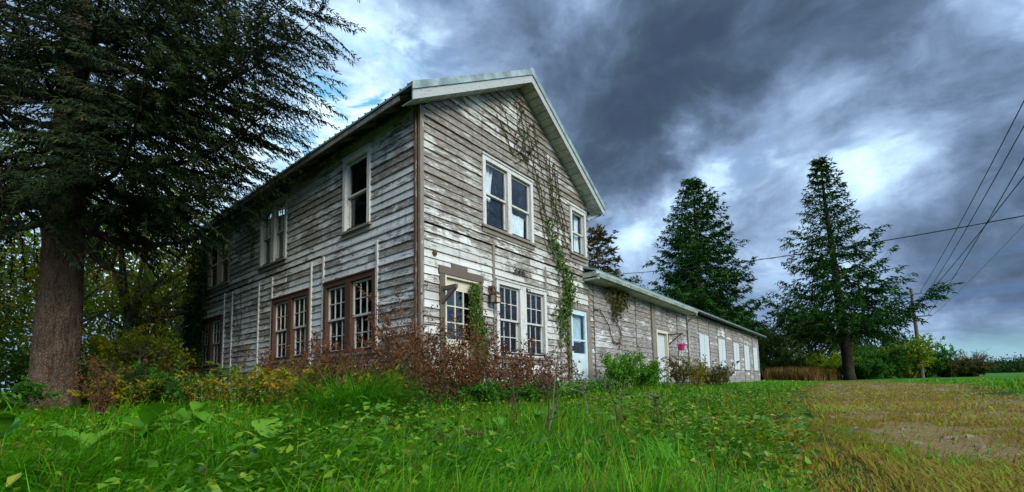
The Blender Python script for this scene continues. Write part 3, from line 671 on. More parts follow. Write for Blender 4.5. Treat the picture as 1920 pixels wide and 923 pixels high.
def build_roof():
    OV, FO = .48, .42                                       # side and gable overhang
    e_l, e_r = -OV, 2*RX+OV; ze = RZ-SL*(RX+OV)
    prof = lambda off: [(e_l, ze+off), (RX, RZ+off), (e_r, ze+off)]
    th = .045
    m = MB()
    P = [(e_l-.02, ze-.012), (RX, RZ), (e_r+.02, ze-.012), (e_r+.02, ze-.012-th), (RX, RZ-th), (e_l-.02, ze-.012-th)]
    m.prism(P[:2]+P[4:], 1, -FO, LEN+.42); m.prism(P[1:5], 1, -FO, LEN+.42)
    y = -FO+.12
    while y < LEN+.4:                                        # ribs of the metal sheets
        for sx in (-1, 1):
            a = np.array([RX, y, RZ+.012]); b = np.array([(e_l-.02) if sx < 0 else (e_r+.02), y, ze])
            m.beam(a, b, .045, .035)
        y += .229
    m.prism([(RX-.17, RZ-.075), (RX, RZ+.05), (RX+.17, RZ-.075), (RX, RZ+.02)], 1, -FO-.03, LEN+.44)
    rf = m.build('roof', [M_metal], house); rf['label'] = 'ribbed grey-green metal roof of the two-storey block'
    # rake trim on the gable
    m = MB()
    def rake(x0, x1, top, h, y0, y1, mt):
        for xa, xb in ((x0, RX), (RX, x1)):
            za, zb = RZ-SL*abs(xa-RX)+top, RZ-SL*abs(xb-RX)+top
            m.hexa([(xa, y0, za-h), (xb, y0, zb-h), (xb, y1, zb-h), (xa, y1, za-h), (xa, y0, za), (xb, y0, zb), (xb, y1, zb), (xa, y1, za)], mt)
    rake(e_l-.025, e_r+.025, .02, .15, -FO-.030, -FO-.003, 0)
    rake(e_l-.025, e_r+.025, .022, .012, -FO-.028, -FO+.14, 0)
    m.build('rake_trim', [M_fascia], rf)
    m = MB(); rake(e_l, e_r, -.125, .20, -FO-.002, -FO+.03, 0)
    m.build('fascia', [M_white], rf)
    # vented soffit under the rakes: short boards across the slope
    m = MB(); step = .20
    for sgn in (-1, 1):
        L_ = (RX-e_l)/math.cos(math.atan(SL)); n = int(L_/step)
        for k in range(n):
            sa, sb = k*step+.010, (k+1)*step-.010
            xa, xb = RX+sgn*sa*math.cos(math.atan(SL)), RX+sgn*sb*math.cos(math.atan(SL))
            za, zb = RZ-.305-SL*abs(xa-RX), RZ-.305-SL*abs(xb-RX); lift = .004*(k % 2)
            m.hexa([(xa, -FO+.031, za+lift), (xb, -FO+.031, zb+lift), (xb, .0, zb+lift), (xa, .0, za+lift)]+[(xa, -FO+.031, za+.018), (xb, -FO+.031, zb+.018), (xb, .0, zb+.018), (xa, .0, za+.018)])
    m.build('soffit', [M_soffit], rf)
    # open eave on the side: rafter tails, boards
    m = MB(); m.prism([(e_l+.03, ze-.075), (.02, ze-.075+SL*(OV-.01)), (.02, ze-.055+SL*(OV-.01)), (e_l+.03, ze-.055)], 1, .0, LEN+.35)
    y = .55
    while y < LEN:
        m.prism([(e_l+.06, ze-.17), (-.002, ze-.17+SL*(OV-.06)), (-.002, ze-.08+SL*(OV-.06)), (e_l+.06, ze-.08)], 1, y-.03, y+.03); y += .82
    m.box(e_l, e_l+.028, .0, LEN+.38, ze-.17, ze-.062)
    m.build('eave', [M_eave], rf)
    m = MB(); m.box(e_r-.02, e_r+.09, -FO+.02, LEN+.3, ze-.15, ze-.04)
    m.tube([(e_r+.03, -FO+.12, ze-.14), (e_r+.03, -FO+.14, ze-.24), (e_r-.15, -.15, ze-.34), (e_r-.35, -.06, ze-.42), (e_r-.42, -.05, ze-.5)], .035, 8); m.build('gutter', [M_white], rf)
    # the wing's roof
    o = .47; z1 = 3.36; sl = .36; xr0, xr1 = 6.28, 35.15
    m = MB(); m.prism([(-o, z1), (4.0, z1+sl*(4+o)), (8+o, z1), (8+o, z1-.045), (4.0, z1+sl*(4+o)-.045), (-o, z1-.045)][:2]+[(4.0, z1+sl*(4+o)-.045), (-o, z1-.045)], 0, WD+.005, xr1)
    m.prism([(4.0, z1+sl*(4+o)), (8+o, z1), (8+o, z1-.045), (4.0, z1+sl*(4+o)-.045)], 0, WD+.005, xr1)
    m.prism([(-o, z1), (-.01, z1+sl*(o-.01)), (-.01, z1+sl*(o-.01)-.045), (-o, z1-.045)], 0, xr0, WD+.003)
    x = xr0+.1
    while x < xr1: m.beam((x, -o-.012, z1+.008), (x, .0 if x < WD+.05 else 3.9, z1+.008+sl*(o if x < WD+.05 else 3.9+o)), .045, .030); x += .30
    wr = m.build('roof', [M_metal], house); wr['label'] = 'low metal roof of the long wing'
    m = MB(); m.box(xr0, 16.0, -o-.02, -o+.005, z1-.25, z1-.048); m.box(xr0-.012, xr0, -o-.02, -.0, z1-.20, z1-.05)
    m.build('fascia', [M_fasciag], wr)
    m = MB(); prof2 = [(-o-.13, z1-.14), (-o-.022, z1-.14), (-o-.022, z1-.24), (-o-.10, z1-.24)]
    m.prism(prof2, 0, xr0-.02, 16.05)
    m.tube([(15.95, -o-.07, z1-.24), (15.97, -o-.07, z1-.34), (16.05, -.16, z1-.52), (16.1, -.085, z1-.62), (16.1, -.085, .0)], .042, 8)
    m.build('gutter', [M_fasciag], wr)
    m = MB(); x = xr0+.02
    while x < 15.98: m.box(x, x+.296, -o+.006, .0, z1-.262, z1-.245); m.box(x+.10, x+.105, -o+.006, .0, z1-.268, z1-.263); x += .30
    m.build('soffit', [M_soffit], wr)
    m = MB(); m.box(xr0-.09, xr0+.02, -o-.10, .35-o, z1-.31, z1-.265); m.build('trim', [M_white], wr)
    m = MB(); x = 16.6
    while x < xr1: m.prism([(-o+.04, z1-.13), (-.002, z1-.13+sl*(o-.04)), (-.002, z1-.05+sl*(o-.04)), (-o+.04, z1-.05)], 0, x-.025, x+.025); x += .61
    m.prism([(-o+.01, z1-.065), (-.002, z1-.065+sl*(o-.01)), (-.002, z1-.05+sl*(o-.01)), (-o+.01, z1-.05)], 0, 16.02, xr1-.02)
    m.build('eave', [M_eave], wr)
build_roof()

# ------------------------------------------------------------------ trees
def house_clear(P, pad=.25):
    """True where a point is clear of the house and its roofs."""
    x, y, z = P[..., 0], P[..., 1], P[..., 2]
    roof = RZ-SL*np.abs(x-RX)+pad
    inside = (x > -.5-pad) & (x < WD+.6+pad) & (y > -.45-pad) & (y < LEN+.5+pad) & (z < roof)
    wing = (x >= WD) & (x < 35.3) & (y > -.5-pad) & (y < 8.5+pad) & (z < 4.9)
    return ~(inside | wing)

def bark_relief(th, P):
    """Uneven trunk: root ridges at the foot, lumps and scaly plates higher up."""
    z = P[:, 2][:, None]; t = th[None]; r = rng(77)
    v = .20*np.exp(-np.clip(z+.1, 0, None)/.5)*np.maximum(0, np.cos(t*5+.6*np.sin(t*2)))+.035*np.sin(t*3+z*.9)+.022*np.sin(t*7-z*2.3+1)+.014*np.sin(t*13+z*5.1)
    return v+.030*(r.rand(*np.broadcast(t, z).shape)-.5)
def spruce(name, label, base, H, crown0, radius, nb, trunk_r, spacing, slen, swid, seed, matl, bark, low=-.28, curve=.30, group=None, gamma=1.0, br=.012, extra=(), thin=1.0, hang=.7, whorl=1):
    """Conifer: tapered trunk, whorled limbs that sag and lift at the tip, drooping branchlets set with needle sprigs."""
    r = rng(seed); base = np.array(base, float)
    t = thing(name, label, 'tree', tuple(base), group=group)
    tr = MB(); big = thin < .9 and spacing < .3; zz = np.linspace(-.4, H, 320 if big else 26)
    rr = trunk_r*np.clip(1-np.clip(zz, 0, None)/H, .02, 1)**.75+trunk_r*.20*np.exp(-np.clip(zz+.1, 0, None)/.35)
    wx = .03*np.sin(zz*.5)*trunk_r/.5
    tr.tube(np.stack([wx, .02*np.cos(zz*.7), zz], -1), rr, 64 if big else 14, rough=bark_relief if big else None); trunk = tr.build('trunk', [bark], t, smooth=True)
    bm = MB(); lm = MB()
    limbs = [(crown0+(H-crown0-.05)*((i//whorl*whorl+r.rand()*.8)/nb)**gamma, i*2.39996+r.normal(0, .25), None) for i in range(nb)]+list(extra)
    for z0, az, Lf in limbs:
        toward = big and Lf is None and z0 < 6.4 and math.cos(az+.5) > .45
        rel = np.clip((z0-crown0)/(H-crown0), 0, 1)
        L = (radius(rel)*r.uniform(.72, 1.12)) if Lf is None else Lf
        if toward: L *= .5
        if L < .12: continue
        s0 = low+(1.0-low)*rel**1.25*.9+r.normal(0, .05); cv = curve*(1-rel)+r.normal(0, .04)
        n = 9; q = np.linspace(0, 1, n); o = np.array([math.cos(az), math.sin(az), 0]); side_ = np.array([-o[1], o[0], 0]); bend = r.normal(0, .10)
        P = o*(q*L*(1-.06*abs(s0)))[:, None]+side_*(bend*L*q*q)[:, None]+np.array([0, 0, 1.])*(z0+L*(s0*q+cv*q*q-.12*np.sin(q*3.1)*(1-rel)))[:, None]
        ok = house_clear(P+base, .75)
        if not ok.all():
            k = int(np.argmin(ok))
            if k < 3: continue
            P = P[:k]; L = L*(k-1)/(n-1); n = k; q = np.linspace(0, 1, n)
        bm.tube(P, (br*L+.008*trunk_r/.5)*(1-.96*q)*(1 if Lf is None else 1.15), 5)
        # branchlets
        nl = max(5, int(L/spacing*(1.4 if big else 1.05)*thin)); tq = np.sort(r.uniform(.14 if L > 2 else .05, 1.0, nl)); sgn = np.where(np.arange(nl) % 2 == 0, 1., -1.)
        pos = np.stack([np.interp(tq, q, P[:, k]) for k in range(3)], -1); tan = unit(np.stack([np.interp(tq, q, np.gradient(P[:, k])) for k in range(3)], -1))
        sd = unit(np.cross(tan, [0, 0, 1.]))*sgn[:, None]
        ll = np.clip(L*((.14 if big else .10)+.36*(1-tq)**.8), .12*slen*8, (2.1 if big else 1.5)*slen*8)*r.uniform(.6, 1.2, nl)
        dr = unit(tan*.75+sd*r.uniform(.5, 1.1, nl)[:, None]+np.array([0, 0, -1.])*r.uniform(.0, .55, nl)[:, None]*(1-.6*rel))
        for k in range(nl):
            m_ = max(3, int(ll[k]/(slen*.42))); u = np.linspace(.05, 1, m_)
            c = pos[k]+dr[k]*(u*ll[k])[:, None]+np.array([0, 0, -1.])*(.22*ll[k]*u*u*(1-.5*rel))[:, None]
            if spacing < .3 and ll[k] > .3: bm.tube(c[::max(1, m_//4)] if m_ > 8 else c[[0, m_//2, -1]], .006, 3, cap=False)
            for rep in range(3):
                j = r.normal(0, 1, (m_, 3))*slen*.12; sl_ = r.uniform(.7, 1.25, m_)*slen
                lat = unit(np.cross(dr[k], [0, 0, 1.]))*(1 if rep == 0 else -1)
                d_ = dr[k]*.55+lat*(r.uniform(.35, .9, m_)[:, None] if rep < 2 else 0)+np.array([0, 0, -1.])*(r.uniform(.0, .6, m_) if rep < 2 else r.uniform(.3, 1.1, m_))[:, None]*hang+r.normal(0, .18, (m_, 3))
                tint = np.clip(.42+.20*r.normal(0, 1, m_)+.25*(tq[k]-.5)+.12*u, 0, .93)
                pp = c+j; g = house_clear(pp+base, .12) & (r.rand(m_) < thin)
                lm.sprigs(pp[g], d_[g], sl_[g], swid*r.uniform(.8, 1.3, m_)[g], 0, tint[g])
    bm.build('limbs', [M_bark3], t); lm.build('crown', [matl], t)
    return t

def broadleaf(name, label, base, trunk_r, fork, clumps, leaf, nleaf, seed, matl, bark, group=None, cr=.9, lean=(0, 0), cat='tree', tr_tint=.5, tlo=.1, thi=.95, sides=8, fall=0.0):
    """Deciduous tree: leaning trunk, limbs to each clump, leaves scattered through the clumps. clumps: (x, y, z, r)."""
    r = rng(seed); t = thing(name, label, cat, base, group=group)
    clumps = np.array(clumps, float); top = np.array([lean[0], lean[1], fork])
    m = MB(); qs = np.linspace(0, 1, 8)
    tp = top[None]*np.stack([qs**1.4, qs**1.4, qs], -1)+np.stack([.05*np.sin(qs*5), .05*np.cos(qs*4)-.05, 0*qs], -1)*trunk_r*6; tp[0, 2] = -.4
    m.tube(tp, trunk_r*(1.25-.65*qs), sides)
    for c in clumps:
        f0 = r.uniform(.45, 1.0); st = np.array([np.interp(f0, qs, tp[:, k]) for k in range(3)]); e = c[:3]
        mid = (st+e)/2+r.normal(0, .12, 3)*np.linalg.norm(e-st)+np.array([0, 0, .08*np.linalg.norm(e-st)])
        u = np.linspace(0, 1, 7)[:, None]; b = st*(1-u)**2+2*mid*u*(1-u)+e*u*u
        m.tube(b, trunk_r*np.linspace(.42, .06, 7), 5)
        for _ in range(4):
            k = r.randint(3, 7); d = unit(r.normal(0, 1, 3)+np.array([0, 0, .4]))*c[3]*r.uniform(.6, 1.1)
            m.tube([b[k], b[k]+d*.5+r.normal(0, .05, 3), b[k]+d], [trunk_r*.10, trunk_r*.06, trunk_r*.03], 3, cap=False)
    m.build('trunk', [bark], t, smooth=True)
    if nleaf:
        lm = MB()
        for c in clumps:
            n = int(nleaf*(c[3]/cr)**2); ns = max(3, n//22); sub = c[:3]+r.normal(0, .45, (ns, 3))*c[3]*np.array([1, 1, .75])
            i = r.randint(0, ns, n); P = sub[i]+r.normal(0, .17, (n, 3))*c[3]
            d = unit(P-c[:3]+r.normal(0, .6, (n, 3))*c[3]+np.array([0, 0, -.25])*c[3]); nn = unit(r.normal(0, .7, (n, 3))+np.array([0, 0, 1.]))
            ct = r.uniform(tlo, thi); st_ = r.normal(0, .14, ns)
            g = house_clear(P+np.array(base), .05)
            lm.leaves(P[g], d[g], nn[g], leaf*r.uniform(.6, 1.3, n)[g], leaf*r.uniform(.35, .6, n)[g], 0, np.clip(ct+st_[i]+r.normal(0, .10, n), 0, 1)[g])
        lm.build('crown', [matl], t)
    return t

def clumpset(r, n, cx, cy, z0, z1, rx, ry, cr):
    out = []
    for k in range(n):
        u = r.rand(); z = z0+(z1-z0)*u; w = (math.sin(math.pi*min(.97, .12+.80*u)))**.7; a = r.uniform(0, 6.28); q = math.sqrt(r.uniform(.1, 1))*w
        out.append((cx+rx*q*math.cos(a), cy+ry*q*math.sin(a), z, cr*r.uniform(.7, 1.2)))
    return out

def build_trees():
    # the great spruce left of the house
    ex = [(4.9, -1.05, 3.6), (5.3, -.80, 4.6), (4.6, -1.9, 3.6), (4.5, 2.9, 4.5), (4.8, 3.6, 4.2), (5.6, -1.0, 6.3), (6.3, -.93, 6.2), (6.9, -1.1, 6.4), (7.6, -.98, 6.4), (8.3, -1.08, 6.2), (7.3, -1.6, 6.0), (8.0, -1.5, 6.2), (5.9, -1.35, 6.0), (6.6, -1.5, 5.6), (7.2, -1.3, 6.6), (8.9, -1.2, 6.4)]
    t = spruce('spruce_tree', 'huge dark spruce with a thick scaly trunk left of the house', (-4.02, 7.84, -.40), 19.0, 5.2, lambda q: 6.0*(1-.55*q)**1.1*(1-q)**.35, 88, .415, .105, .125, .025, 11, M_spruce, M_bark, low=-.22, curve=.30, gamma=1.15, br=.011, extra=ex, hang=1.1, thin=.78)
    r = rng(5); m = MB()                                            # dead lower boughs and hanging twigs
    for az, z0, L, dz, cx in ((-.95, 4.75, 2.6, -1.3, .5), (-1.25, 4.5, 1.9, -1.6, .6), (-2.4, 5.2, 2.4, -.9, .2), (2.9, 4.9, 2.8, -.6, .3), (-.6, 4.3, 3.0, -.5, .2), (-1.7, 5.6, 3.0, -.9, .3)):
        o = np.array([math.cos(az), math.sin(az), 0]); q = np.linspace(0, 1, 9)
        P = o*(q*L)[:, None]+np.array([0, 0, 1.])*(z0+dz*np.sin(q*1.9)+.5*q*q)[:, None]+np.array([-o[1], o[0], 0])*(cx*np.sin(q*3.0)*.5)[:, None]
        m.tube(P, .075*(1-.8*q)+.008, 6)
        for k in range(26):
            c = P[r.randint(2, 9)]; d = unit(r.normal(0, 1, 3)+np.array([0, 0, -.5])+o*.6); l = r.uniform(.25, .9)
            m.tube([c, c+d*l*.5+np.array([0, 0, -.03]), c+d*l+np.array([0, 0, -.18*l])], [.012, .008, .003], 3, cap=False)
    m.build('dead_boughs', [M_twig], t)
    # two spruces beyond the wing
    spruce('spruce_tree', 'broad dense spruce rising behind the middle of the low wing', (47.3, 7.8, -.3), 23.6, 2.5, lambda q: 8.0*(1-q)**.66*(1-.22*(1-q)**4), 190, .45, .34, .46, .12, 21, M_spruce2, M_bark3, low=-.30, curve=.42, br=.008, hang=1.0, group='tall spruces beyond the wing')
    o = spruce('spruce_tree', 'open spruce with a bare lower trunk beside the drive', (51.3, -5.2, -.2), 23.7, 5.3, lambda q: 6.8*(1-q)**.92, 176, .50, .36, .46, .11, 27, M_spruce2, M_bark3, low=-.12, curve=.36, br=.009, hang=1.1, thin=.82, whorl=7, group='tall spruces beyond the wing', extra=((7.4, -1.6, 9.2), (6.2, -1.3, 8.0)))
    o.rotation_euler = (-.042, -.034, 0)
    r = rng(31)
    spruce('pine_tree', 'loose pine showing over the joint of house and wing', (26.9, 10.0, -.3), 12.6, 3.0, lambda q: 3.3*(1-q)**.5, 60, .2, .30, .42, .13, 33, M_olive, M_bark2, low=.1, curve=.25, br=.010, hang=.3)
    broadleaf('broadleaf_tree', 'dark round tree with bare top twigs behind the wing roof', (33.8, 11.5, -.3), .22, 4.5, clumpset(r, 20, 0, 0, 4.0, 10.2, 4.2, 3.4, 1.4), .26, 320, 41, M_darkgreen, M_bark2, cr=1.2)
    t = broadleaf('bare_tree', 'leafless grey tree poking above the wing roof', (34.5, 12.6, -.3), .18, 7.0, [(dx, dy, z+1.6, 1.3) for dx, dy, z in ((-1.8, 0, 10.4), (-.9, .5, 11.4), (.4, -.3, 10.8), (1.6, .2, 11.2), (2.4, 0, 10.0), (-.2, .8, 9.8))], .2, 0, 43, M_olive, M_twiggrey)
    # woods behind the end of the wing
    k = 0
    for x, y, h, rad, lab in ((62, 4, 10.5, 5.0, 'dark maple against the end of the wing'), (70, -1, 9.0, 5.0, 'rounded dark tree just left of the open spruce'), (58, 9.5, 11.5, 5.5, 'tall dark tree behind the wing end and broad spruce'), (78, -7, 8.0, 4.5, 'low wide tree directly behind the open spruce trunk')):
        c = clumpset(r, 26, 0, 0, 1.6, h, rad, rad, 1.9)
        broadleaf('broadleaf_tree', lab, (x, y, -.3), .3, 3.5, c, .42, 330, 50+k, M_darkgreen if k != 1 else M_olive, M_bark2, cr=1.9, group='trees beyond the wing', tlo=.1, thi=.75); k += 1
    # woods behind the left of the house
    for k, (x, y, h, lx, ly, lab, mt) in enumerate((
        (-2.3, 13.6, 8.5, .9, -1.0, 'slender leaning tree nearest the great trunk, yellow-green leaves', M_yellowgreen),
        (-2.9, 14.6, 9.0, -.5, .2, 'slim grey tree behind the leaning one', M_yellowgreen),
        (.6, 18.5, 9.0, .6, 0, 'yellowing tree past the far corner of the house', M_yellowgreen),
        (-5.5, 18.5, 10.0, 0, 0, 'leafy tree deep behind the great trunk', M_midgreen),
        (-9.5, 16.0, 9.0, .5, 0, 'dark leafy tree at the left edge of the picture', M_darkgreen),
        (-7.4, 12.6, 6.0, .2, 0, 'low dark tree left of the great trunk', M_darkgreen))):
        c = clumpset(rng(70+k), 24, lx*1.3, ly*1.3, 1.6 if k in (3, 4, 5) else 2.4, h, 2.9, 2.7, 1.0)
        broadleaf('broadleaf_tree', lab, (x, y, -.4), (.17, .13, .14, .16, .16, .12)[k], 4.2, c, .13, 190, 80+k, mt, M_bark2, cr=1.0, lean=(lx, ly), group='trees of the wood beside the house')
build_trees()
def build_saplings():
    for k, (x, y, h, lx, lab) in enumerate(((-2.7, 9.9, 3.6, .3, 'thin yellow-green sapling just right of the great trunk'), (-1.9, 11.3, 4.4, .4, 'taller yellow-green sapling between trunk and ivy'), (-3.3, 11.6, 4.8, -.2, 'pale green sapling half behind the great trunk'), (-1.0, 13.4, 5.2, .3, 'yellowing sapling close to the ivy-covered house corner'), (-2.4, 8.6, 2.2, .2, 'short bushy sapling in front of the others'))):
        r = rng(600+k); c = clumpset(r, 15, lx, 0, .7, h, .95, .9, .5)
        broadleaf('sapling', lab, (x, y, -.4), .045, h*.75, c, .095, 95, 610+k, M_yellowgreen, M_bark2, cr=.5, lean=(lx, 0), group='saplings between the great trunk and the house', tlo=.45, thi=.95, sides=6)
build_saplings()

def mass(name, pts, leaf, seed, matl, label, spread, tlo=0, thi=1, per=40):
    """A far wood that reads as one mass: leaf clumps piled along a line of points (x, y, height)."""
    r = rng(seed); lm = MB()
    for x, y, h, n in pts:
        P = np.stack([x+r.normal(0, spread, n), y+r.normal(0, spread, n), -.3+h*r.rand(n)**.75], -1)
        i = np.repeat(np.arange(n), per); Q = P[i]+r.normal(0, leaf*2.2, (n*per, 3)); t = np.clip(r.uniform(tlo, thi, n)[i]+r.normal(0, .12, n*per), 0, 1)
        g = house_clear(Q, .1); Q = Q[g]; t = t[g]; k = len(Q)
        lm.leaves(Q, r.normal(0, 1, (k, 3))+np.array([0, 0, -.3]), r.normal(0, .7, (k, 3))+np.array([0, 0, 1]), leaf*r.uniform(.6, 1.4, k), leaf*r.uniform(.4, .7, k), 0, t)
    o = lm.build(name, [matl]); return tag(o, label, 'woods', kind='stuff')
mass('background_woods', [(-14+2.2*i, 24+2.2*math.sin(i*1.7), 9+2*math.sin(i*2.1), 120) for i in range(13)], .24, 90, M_yellowgreen, 'green wood far behind the house and great spruce', 1.5, 0, .8)
mass('background_woods', [(92-3*i, 9-3.0*i*.25+14, 8+1.5*math.sin(i*1.3), 60) for i in range(12)], .6, 91, M_darkgreen, 'dark wood line behind the wing', 2.4, 0, .7, 30)
mass('far_woods', [(520+26*math.sin(i*2.), -260+9*i, 3.2+2*math.sin(i*1.9)*math.cos(i*.7)+(3 if 3 < i < 8 else 0), 70) for i in range(26)], 1.8, 92, M_darkgreen, 'low blue-green tree line on the far horizon', 9, 0, .5, 60)

# ------------------------------------------------------------------ shrubs, weeds, vines, grass
def shrub(name, label, base, n, h, spread, leaf, per, seed, matl, stemm, stem_r=.007, tint=(0, 1), curl=.3, droop=-.2, twigs=4, cat='shrub', group=None, lmin=.25, wr=(.45, .75), ex=1.0, lean=(0, 0)):
    """Many-stemmed shrub: arching stems with side twigs, leaves along them."""
    r = rng(seed); t = thing(name, label, cat, base, group=group); sm_ = MB(); lm = MB(); P = []; D = []
    for k in range(n):
        a = r.uniform(0, 6.28); o = np.array([math.cos(a)*ex, math.sin(a), 0]); hh = h*r.uniform(.55, 1.08); sp = spread*math.sqrt(r.uniform(.02, 1))
        q = np.linspace(0, 1, 7); b0 = o*spread*.35*r.rand()
        C = b0+o*(sp*q**1.5)[:, None]+np.array([lean[0], lean[1], 0])*(q*q)[:, None]+np.array([0, 0, 1.])*(hh*(q-.18*q**3*r.rand())-.12*(q == 0))[:, None]+r.normal(0, .015*h, (7, 3))*q[:, None]
        sm_.tube(C, stem_r*(1.2-.9*q)*r.uniform(.7, 1.2), 4, cap=False)
        for j in range(twigs+1):
            if j < twigs:
                f = r.uniform(.3, 1); c = np.array([np.interp(f, q, C[:, i]) for i in range(3)]); d = unit(r.normal(0, 1, 3)+np.array([0, 0, .55])+o*.5); l = h*r.uniform(.12, .30)
                tw = np.stack([c, c+d*l*.5+r.normal(0, .02, 3), c+d*l+np.array([0, 0, -.06*l])]); sm_.tube(tw, [stem_r*.5, stem_r*.4, stem_r*.2], 3, cap=False)
                u = r.uniform(.2, 1.05, per); pp = c+d*(u*l)[:, None]
            else:
                u = r.uniform(lmin, 1, per*2); pp = np.stack([np.interp(u, q, C[:, i]) for i in range(3)], -1)
            P.append(pp); D.append(unit(r.normal(0, 1, (len(pp), 3))+o*.4+np.array([0, 0, droop])))
    P = np.concatenate(P); D = np.concatenate(D); m_ = len(P); P = P+r.normal(0, leaf*.3, (m_, 3)); P[:, 2] = np.maximum(P[:, 2], .01)
    g = house_clear(P+np.array(base), -.42) ; P = P[g]; D = D[g]; m_ = len(P)
    cl = r.rand(40)[(np.arange(m_)//max(1, per*2)) % 40]
    lm.leaves(P, D, unit(r.normal(0, .8, (m_, 3))+np.array([0, 0, .8])), leaf*r.uniform(.5, 1.35, m_), leaf*r.uniform(*wr, m_), 0, tint[0]+(tint[1]-tint[0])*np.clip(.55*cl+.45*r.rand(m_), 0, 1), fold=curl)
    sm_.build('stems', [stemm], t); lm.build('foliage', [matl], t)
    return t

def G(x, y): return (x, y, float(gz(x, y)))
def build_shrubs():
    g1 = 'dead brown shrubs along the house'
    dead = [(-.65, -.80, 1.8, 44, .8, 'tall tangled dead shrub right at the house corner'), (.25, -1.05, 1.65, 30, .7, 'dead shrub with bare black twigs in front of the weathered door'), (1.35, -.95, 1.25, 26, .65, 'dead shrub between the weathered door and the paired white window'), (2.45, -.95, 1.15, 22, .7, 'sparse dead shrub under the paired white window'), (3.2, -.75, .7, 12, .5, 'last low dead shrub left of the post'),
            (-1.15, -1.75, 1.15, 34, .8, 'wide dead bush spilling forward from the corner'), (-.1, -1.95, 1.0, 28, .75, 'dead twiggy bush before the weathered door, lower than those behind'), (-1.75, -.6, 1.1, 30, .75, 'dead brown bush left of the one spilling forward'), (1.0, -1.8, .95, 22, .7, 'dead bush between the corner and the paired white window, front row'),
            (-.85, .55, 1.35, 30, .7, 'dead brown shrub just left of the corner board'), (-.85, 2.0, 1.3, 28, .75, 'dead shrub below the red-brown window nearest the corner'), (-.9, 3.6, 1.15, 15, .6, 'dead shrub between the two red-brown windows'), (-1.0, 5.3, 1.15, 12, .6, 'rusty dead shrub below the second red-brown window'), (-1.4, 7.3, 1.0, 10, .7, 'low dead shrub at the dark end of the side wall')]
    for k, (x, y, h, n, sp, lab) in enumerate(dead):
        shrub('dead_shrub', lab, G(x, y), int(n*(.85 if k in (1, 2, 3, 4) else 1.1)), h, sp, .056, 4 if k in (1, 2, 3, 4, 6, 8) else 6, 200+k, M_deadleaf, M_twig, .0075, (0, 1), .45, -.5, 5, group=g1, lmin=.45)
    shrub('dead_shrub', 'dead brown weed standing alone in the grass before the great trunk', G(-4.05, 2.2), 14, .95, .22, .05, 7, 221, M_deadleaf, M_twig, .006, (0, .8), .5, -.6, 3, lmin=.2)
    shrub('dead_shrub', 'small dead red-leaved shrub beside the brown post', G(5.0, -.5), 9, .7, .22, .05, 6, 222, M_deadleaf, M_twig, .006, (0, .7), .5, -.5, 3)
    # green and yellow bushes
    gb = [(6.3, -1.05, 1.22, 26, .62, .085, M_bright, 'leafy green bush in front of the pale blue door'), (7.5, -1.0, 1.0, 26, .7, .085, M_bright, 'rounded green bush right of the pale blue door'), (8.6, -.9, .75, 16, .6, .07, M_midgreen, 'low green bush trailing off along the wing')]
    for k, (x, y, h, n, sp, lf, mt, lab) in enumerate(gb): shrub('green_bush', lab, G(x, y), n, h, sp, lf, 15, 230+k, mt, M_twig, .006, (.1, .9), .25, -.1, 4, group='green bushes by the blue door', cat='bush')
    ob = [(11.2, -1.1, 1.35, 18, .45, 'thin olive bush left of the blank white door'), (13.0, -1.25, 1.3, 14, .40, 'thin reddish bush standing before the blank white door'), (15.3, -1.2, 1.25, 30, .85, 'spreading olive bush under the pink hanging pot'), (17.6, -1.0, .8, 20, .8, 'low olive bush under the first shutters')]
    for k, (x, y, h, n, sp, lab) in enumerate(ob): shrub('olive_bush', lab, G(x, y), n, h, sp, .085, 10, 240+k, M_olive if k != 1 else M_weed, M_twig, .008, (.15, 1), .3, -.2, 4, group='olive bushes along the wing', cat='bush')
    wb = [(-1.7, -1.3, .55, 26, .7, 'yellow and green weeds below the corner shrubs'), (-1.75, .2, .72, 26, .7, 'orange-tinged weeds left of the corner'), (-1.8, 1.7, .80, 30, .8, 'yellow weeds in front of the window nearest the corner'), (-1.9, 3.3, .85, 30, .85, 'mixed yellow weeds farther along the side wall'), (-2.1, 5.0, .9, 28, .9, 'dark green weeds towards the dark end of the side wall'), (-.5, -1.9, .45, 22, .65, 'leafy green weeds in front of the dead corner shrub'), (.8, -1.9, .42, 20, .6, 'leafy weeds before the weathered door'), (2.2, -1.75, .40, 20, .6, 'leafy weeds before the paired white window'), (3.9, -1.4, .42, 22, .6, 'green weeds left of the bushes by the blue door')]
    for k, (x, y, h, n, sp, lab) in enumerate(wb): shrub('weed_patch', lab, G(x, y), n, h, sp, .085, 9, 260+k, M_weed if k < 4 else M_midgreen, M_twig, .004, (.0, 1.0) if k < 5 else (.1, .9), .2, .1, 3, cat='weeds', group='weed patches along the house', lmin=.1)
    ub = [(-2.6, 7.3, 1.3, 30, .8, M_darkgreen, 'dark green bush under the ivy-covered end of the side wall'), (-1.6, 9.6, 1.5, 30, .9, M_darkgreen, 'dark bush against the far end of the side wall'), (-3.2, 9.7, 1.6, 34, 1.0, M_yellowgreen, 'yellow-green undergrowth bush right of the great trunk'), (-2.4, 12.0, 2.2, 38, 1.2, M_yellowgreen, 'tall yellow-green bush between trunk and house'), (-1.0, 14.5, 3.0, 42, 1.4, M_yellowgreen, 'high yellow-green bush behind the far house corner'), (-5.4, 9.4, 1.2, 26, .9, M_darkgreen, 'dark bush at the foot of the great trunk, left side'), (-5.0, 13.0, 2.2, 36, 1.3, M_midgreen, 'green undergrowth behind the great trunk'), (-7.0, 9.5, 1.6, 30, 1.1, M_darkgreen, 'dark undergrowth at the left picture edge'), (-3.1, 6.4, .75, 24, .6, M_weed, 'low autumn weeds right of the great trunk'), (-5.0, 5.8, .6, 22, .7, M_midgreen, 'low green weeds before the great trunk')]
